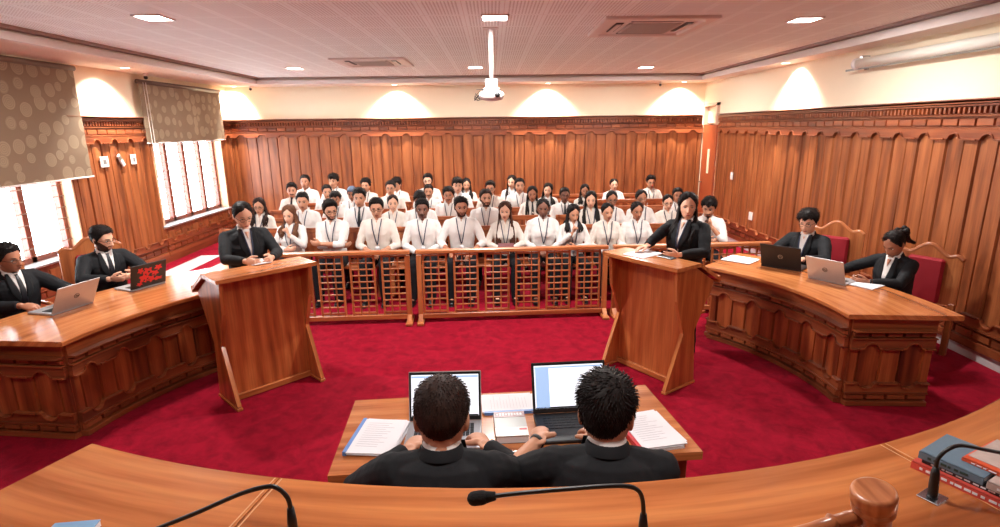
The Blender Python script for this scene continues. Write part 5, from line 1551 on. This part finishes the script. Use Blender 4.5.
def aud(row, X, d, z, label, yaw=0, pitch=4, rz=0, **k):
    D = ROWD[row]; X = X*D/d; z = 2.2-(2.2-z)*D/d
    k.setdefault('arms', 'lap'); f = k.get('female', False)
    k.setdefault('seed', aud.n); aud.n += 1
    sc = z/(1.285 if f else 1.304)
    k['s'] = min(1.06, max(.94, sc)); k['detail'] = 1 if row == 1 else 0
    k['lean'] = k.get('lean', 3 if row < 3 else 2)
    return P(label, X, D+.04, z, rz, head=(pitch, yaw, k.pop('roll', 0)), group=GRP, legs=(row <= 2), **k)
aud.n = 1
F = dict(female=True)
aud(1, -2.73, 7.3, 1.23, 'woman with wavy light brown hair in the front row, hand raised to her chin', -6, 10, hair='wavy', hcol='light', skin='light', arms='chin_left', long=.20, **F)
aud(1, -2.18, 7.3, 1.30, 'bearded man with glasses in the front row, arms crossed over his white shirt', 30, 6, hair='quiff', beard=1, glasses=True, arms='crossed', skin='mid', sleeve=.45, lean=6)
aud(1, -1.56, 7.3, 1.32, 'front row man with glasses, forearms bare, beside the man with crossed arms', 8, 6, hair='short', glasses=True, arms='lap', sleeve=.55, skin='mid')
aud(1, -.95, 7.3, 1.30, 'dark skinned front row man with long sleeves and a red marked id card', 6, 3, hair='short', skin='dark', arms='lap', beard=3, hcol='black')
aud(1, -.43, 7.3, 1.32, 'front row man with trimmed beard, beside the woman with very long brown hair', 12, 3, hair='short', beard=1, skin='tan', arms='lap_wide', sleeve=.5)
w26, i26 = aud(1, .16, 7.3, 1.24, 'front row woman with very long straight reddish brown hair holding a dark booklet', -8, 2, hair='long', hcol='brown', skin='light', long=.46, arms='hold', **F)
aud(1, .67, 7.3, 1.28, 'stout dark skinned front row woman with tied back hair and a dark lanyard', -4, 4, hair='tied', skin='dark', build=1.10, arms='lap', wide=1.05, **F)
aud(1, 1.08, 7.3, 1.19, 'slim front row woman resting her chin on a raised hand, shoulder length black hair', 12, 12, hair='long', skin='mid', long=.14, arms='chin_right', **F)
aud(1, 1.54, 7.3, 1.21, 'front row woman with centre parted tied hair, beside the second lectern', 8, 4, hair='tied', skin='mid', arms='lap', **F)
aud(1, 1.94, 7.3, 1.22, 'front row woman with centre parting sitting above the second lectern\'s top', 4, 6, hair='tied', skin='tan', arms='lap', seed=11, **F)
aud(1, 2.87, 7.2, 1.29, 'bearded man in loosened black tie with fist at his mouth, beyond the speaking woman', -14, 10, rz=-14, hair='floppy', beard=2, skin='mid', tie=True, lanyard=False, arms='chin_left', sleeve=.5, lean=10)
aud(2, -3.54, 8.3, 1.21, 'woman with glasses and long dark hair at the window end of the audience', 6, 4, hair='wavy', hcol='dkbrown', skin='mid', glasses=True, long=.18, **F)
aud(2, -2.95, 8.5, 1.28, 'second row man with cropped hair behind the woman with hand at chin', 10, 6, hair='short', skin='mid')
aud(2, -2.02, 8.3, 1.35, 'second row man with a black necktie and upswept hair', 6, 4, hair='quiff', skin='mid', tie=True)
aud(2, -1.52, 8.3, 1.24, 'smiling second row woman with a fringe and hair tied behind', 10, 2, hair='pony', hcol='dkbrown', skin='light', smile=True, **F)
aud(2, -1.11, 8.3, 1.30, 'second row man almost hidden behind the dark skinned front row man', 4, 30, hair='short', skin='dark')
aud(2, -.11, 8.3, 1.31, 'second row man with a light beard, chin raised, near the very long haired woman', 14, -4, hair='short', beard=1, skin='mid', hcol='dkbrown')
aud(2, 1.49, 8.3, 1.25, 'second row woman with long loose wavy black hair over one shoulder', -10, 2, hair='wavy', skin='light', long=.34, **F)
aud(2, 1.81, 8.3, 1.26, 'second row woman with glasses and pulled back hair behind the parted hair woman', -2, 6, hair='tied', skin='tan', glasses=True, seed=19, **F)
aud(2, 2.26, 8.3, 1.27, 'second row woman with thin glasses looking toward the door side', 4, 2, hair='tied', skin='tan', glasses=True, seed=20, **F)
aud(2, 2.67, 8.3, 1.19, 'second row woman with dark framed glasses at the speaking woman\'s shoulder', -6, 4, hair='pony', skin='light', glasses=True, **F)
aud(3, -2.67, 9.3, 1.19, 'third row man with thick dark hair peering over the man with crossed arms', 8, 4, hair='floppy', skin='tan')
aud(3, -.73, 9.0, 1.27, 'third row round faced man with short curls behind the two bare armed men', 2, 4, hair='curly', skin='tan', beard=3)
aud(3, .66, 9.2, 1.24, 'third row woman with long black hair and a black tie behind the stout woman', -4, 2, hair='long', skin='tan', long=.26, tie=True, lanyard=False, **F)
aud(3, 1.18, 9.0, 1.24, 'third row dark skinned man with cropped hair and a black necktie', 4, 2, hair='crop', skin='dark', tie=True)
aud(3, 3.15, 9.3, 1.18, 'person with dark hair mostly hidden behind the speaking woman\'s head', -8, 2, hair='short', skin='tan')
aud(4, -3.75, 10.3, 1.25, 'fourth row man with a black tie nearest the window end', 14, 2, hair='quiff', skin='mid', tie=True, lanyard=False, beard=3)
aud(4, -3.10, 10.3, 1.21, 'fourth row man with plain dark hair looking aside, before the swoop haired man', 20, 2, hair='short', skin='mid')
aud(4, -2.61, 10.2, 1.18, 'fourth row person with a grey blue cap mostly hidden behind the necktie man', 0, 14, hair='cap', hcol='cap', skin='tan')
aud(4, -1.91, 10.3, 1.27, 'fourth row man with round glasses behind the smiling woman', 0, 2, hair='short', skin='mid', glasses=True)
aud(4, -1.18, 10.1, 1.21, 'fourth row man with oval face behind the hidden second row man', 2, 2, hair='short', skin='mid', beard=3)
aud(4, -.66, 10.3, 1.31, 'fourth row man with a floppy black fringe', 8, 4, hair='floppy', skin='light')
aud(4, -.05, 10.3, 1.24, 'fourth row man with glasses and side swept hair, near the middle of the row', -4, 2, hair='quiff', skin='mid', glasses=True)
aud(4, .50, 10.3, 1.29, 'fourth row man with a square face in front of a long haired woman', 4, 0, hair='short', skin='mid')
aud(4, 1.03, 10.3, 1.18, 'fourth row woman with head tilted and dark hair falling beside her face', -10, 4, hair='long', skin='light', long=.18, roll=10, **F)
aud(4, 1.71, 10.2, 1.15, 'fourth row slim woman with dark wavy hair behind the loose haired woman', -6, 2, hair='wavy', skin='tan', long=.14, **F)
aud(5, -3.83, 11.3, 1.32, 'back row man with short hair and chin lifted, nearest the window', 4, -4, hair='short', skin='tan', lanyard=False)
aud(5, -3.25, 11.3, 1.33, 'back row man with swooping dark hair', -8, 2, hair='floppy', skin='mid')
aud(5, -2.60, 11.3, 1.22, 'back row man with thick bushy hair, fourth head from the window', -4, 2, hair='curly', skin='mid', vol=1.3)
aud(5, -1.97, 11.3, 1.24, 'back row man with thick black hair looking down to the side', -25, 14, hair='floppy', skin='mid')
aud(5, -1.33, 11.3, 1.31, 'back row man with glasses, beard and hair brushed upward', 0, 2, hair='quiff', skin='light', glasses=True, beard=1)
aud(5, -.54, 11.3, 1.20, 'back row woman whose dark hair shows behind the floppy fringed man', 4, 4, hair='long', skin='mid', long=.16, **F)
aud(5, .39, 11.3, 1.25, 'back row woman with long black hair half hidden by the square faced man', -20, 2, hair='long', skin='light', long=.24, **F)
aud(5, 2.49, 11.3, 1.16, 'round faced back row woman with hair pulled back against the panelled wall', 0, 0, hair='tied', skin='light', wide=1.06, build=1.08, seed=43, **F)
aud(5, 3.25, 11.3, 1.22, 'back row man with dark framed glasses nearest the door', 0, 8, hair='quiff', skin='mid', glasses=True)
# booklet held by the long haired woman
r = empty('booklet', (.155, 6.82, .72), 0); tag(r, 'dark maroon booklet in the hands of the front row woman with very long hair', 'booklet')
mb = MB(); mb.box((0, 0, 0), (.20, .02, .10), bev=.004, M=Matrix.Rotation(-.5, 4, 'X')); mb.build('cover', MAR, r)

# ---- woman reading at the first lectern
P('woman with glasses in a black blazer standing and reading at the first lectern', -2.235, 4.90, 1.582, 38, sit=False, female=True, lean=4, s=.98, outfit='jacket', skin='light', hair='pony', hcol='black', long=.12,
  glasses=True, detail=2, head=(18, 4, 0), lanyard=True, seed=51, wide=1.05, build=1.12,
  arms={1: ((.11, -.42, 1.14), (-.4, -.9, .0), (-.3, 0, 1), (1, .4, -.8), .5), -1: ((-.11, -.42, 1.14), (.4, -.9, .0), (.3, 0, 1), (-1, .4, -.8), .5)})
# ---- woman speaking at the second lectern
P('woman with long loose black hair in a black suit speaking at the second lectern', 1.79, 5.01, 1.60, -44, sit=False, female=True, s=.985, outfit='jacket', skin='light', hair='wavy', hcol='black', long=.30, build=1.10, vol=1.05,
  detail=2, head=(0, 30, 0), lanyard=True, seed=52, smile=False,
  arms={-1: ((-.16, -.49, 1.16), (-.4, -.9, -.12), (.9, -.5, .3), (-1, .7, -.6), .25), 1: ((.10, -.33, 1.10), (-.8, -.6, -.1), (0, -.3, 1), (1, .6, -.4), .3)})
# ---- window side desk
P('man in black suit and tie with glasses at the very end of the window-side desk', -4.17, 4.66, 1.30, 66, outfit='jacket', tie=True, lanyard=False, skin='tan', hair='short', glasses=True, detail=2, head=(8, 16, -4), seed=53, lean=4,
  arms={1: ((.20, -.42, .815), (-.5, -.85, -.1), (-.8, -.3, .2), (1, .5, -.5), .3), -1: ((-.16, -.43, .815), (.2, -.95, -.1), (.9, -.2, .2), (-1, .5, -.5), .3)})
P('bearded man with glasses in a black suit behind the red and black laptop', -3.90, 5.44, 1.31, 54, outfit='jacket', tie=True, lanyard=False, skin='light', hair='short', beard=1, glasses=True, detail=2, head=(10, 30, 0), seed=54, lean=7, watch=1,
  arms={1: ((.10, -.42, .815), (-.85, -.5, -.05), (-.3, -.6, .6), (1, .3, -.4), .35), -1: ((-.12, -.44, .815), (.8, -.6, -.05), (.3, -.7, .6), (-1, .3, -.4), .35)})
# ---- panelled wall side desk
P('man with glasses and swept black hair in an open black suit behind the black laptop', 3.42, 5.86, 1.31, -52, outfit='jacket', lanyard=True, skin='light', hair='floppy', glasses=True, detail=2, head=(10, 2, -4), seed=55, lean=6, vol=1.2,
  arms={1: ((.13, -.44, .815), (-.3, -.95, -.1), (-.8, -.3, .2), (1, .5, -.5), .35), -1: ((-.13, -.44, .815), (.3, -.95, -.1), (.8, -.3, .2), (-1, .5, -.5), .35)})
P('woman with curly tied black hair in black blazer turning pages at the carved desk', 3.68, 4.90, 1.25, -66, female=True, outfit='jacket', lanyard=False, skin='tan', hair='bun', detail=2, head=(24, -8, 0), seed=56, lean=12, watch=1,
  arms={1: ((.02, -.46, .805), (-.7, -.6, -.05), (-.6, -.7, .4), (1, .3, -.4), .35), -1: ((-.30, -.44, .83), (-.1, -1, .0), (.5, 0, .8), (-1, .3, -.5), .6)})
# ---- the two advocates seen from behind
P('man with short dark hair in black suit seen from behind at the first open laptop', -.195, 1.80, 1.375, 180, outfit='jacket', lanyard=False, skin='mid', hair='crop', hcol='dkbrown', detail=2, head=(18, 2, 0), seed=57, lean=12, vol=1.15, build=1.02, neck=.034, hsc=1.05,
  arms={-1: ((.155, -.36, .815), (.15, -.95, -.1), (-.9, -.2, .1), (.9, .6, -.5), .35) if False else ((-.14, -.44, .815), (.3, -.9, -.15), (.9, -.2, .1), (-1, .5, -.5), .35), 1: ((.17, -.42, .815), (-.15, -.95, -.15), (-.9, -.2, .1), (1, .5, -.5), .35)})
P('man with thick swept hair and a wristband in black suit seen from behind', .40, 1.80, 1.38, 174, outfit='jacket', lanyard=False, skin='mid', hair='quiff', hcol='black', detail=2, head=(14, -14, 0), seed=58, lean=12, neck=.034, hsc=1.05, watch=1, sleeve=.45, vol=1.1, build=1.06,
  arms={1: ((.235, -.40, .84), (.05, -.95, -.15), (-.9, -.2, .2), (1, .5, -.6), .4), -1: ((-.02, -.46, .815), (.3, -.9, -.1), (.9, -.2, .1), (-1, .5, -.5), .35)})

# chairs of the desk and table sitters
def behind(px, py, rz, d): a = math.radians(rz); return (px-math.sin(a)*d, py+math.cos(a)*d)
high_chair('high backed red chair with a wavy crest behind the bearded man at the window-side desk', behind(-4.10, 5.62, 54, .02), math.radians(48))
high_chair('high backed red chair with wavy crest at the end of the window-side desk', behind(-4.32, 4.75, 66, .02), math.radians(66))
high_chair('high backed red chair with a wavy crest behind the man with swept hair', behind(3.74, 5.98, -52, .02), math.radians(-46), arms=False)
high_chair('high backed red chair with a wavy crest behind the woman with curly tied hair', behind(3.97, 4.98, -66, .02), math.radians(-58), h=1.06, arms=False)
high_chair('high backed chair whose wavy crest pokes above the judges\' bench edge', (-.02, 1.62), math.radians(178), h=1.12)
high_chair('high backed chair under the man with the wristband, hidden below the bench edge', (.46, 1.72), math.radians(174), h=.90)

# ------------------------------------------------------------------ camera and light
def cam_basis():
    F_, W_, H_ = 550., 1000, 527; roll = math.radians(.65); a = (492-500)/F_; b_ = (263.5-127)/F_
    c, s = math.cos(roll), math.sin(roll); a0 = a*c+b_*s; b0 = -a*s+b_*c
    p = math.atan(b0); cp, sp = math.cos(p), math.sin(p); w = math.atan2(a0, cp+sp*b0)
    def d(A, B, C):        # camera vector (right, up, forward) -> world
        A2, B2 = A*c+B*s, -A*s+B*c
        x, y, z = A2, cp*C+sp*B2, -sp*C+cp*B2
        return V((x*math.cos(w)-y*math.sin(w), x*math.sin(w)+y*math.cos(w), z))
    return d(1, 0, 0), d(0, 1, 0), d(0, 0, 1)
r_, u_, f_ = cam_basis()
cam = bpy.data.cameras.new('camera'); co = bpy.data.objects.new('camera', cam); COL.objects.link(co)
M = Matrix((r_, u_, -f_)).transposed().to_4x4(); M.translation = V((0, 0, 2.2)); co.matrix_world = M
cam.sensor_width = 36; cam.lens = 550/1000*36; cam.clip_start = .02
SC.camera = co
w = bpy.data.worlds.new('daylight'); SC.world = w; w.use_nodes = True
bg = w.node_tree.nodes['Background']; bg.inputs[0].default_value = (.93, .97, 1, 1); bg.inputs[1].default_value = 14.0
SC.view_settings.view_transform = 'Standard'; SC.view_settings.look = 'None'; SC.view_settings.gamma = 1
SC.view_settings.use_curve_mapping = False
SC.view_settings.exposure = 0.38
SC.cycles.max_bounces = 8; SC.cycles.diffuse_bounces = 5; SC.cycles.transparent_max_bounces = 12
SC.cycles.sample_clamp_indirect = 8
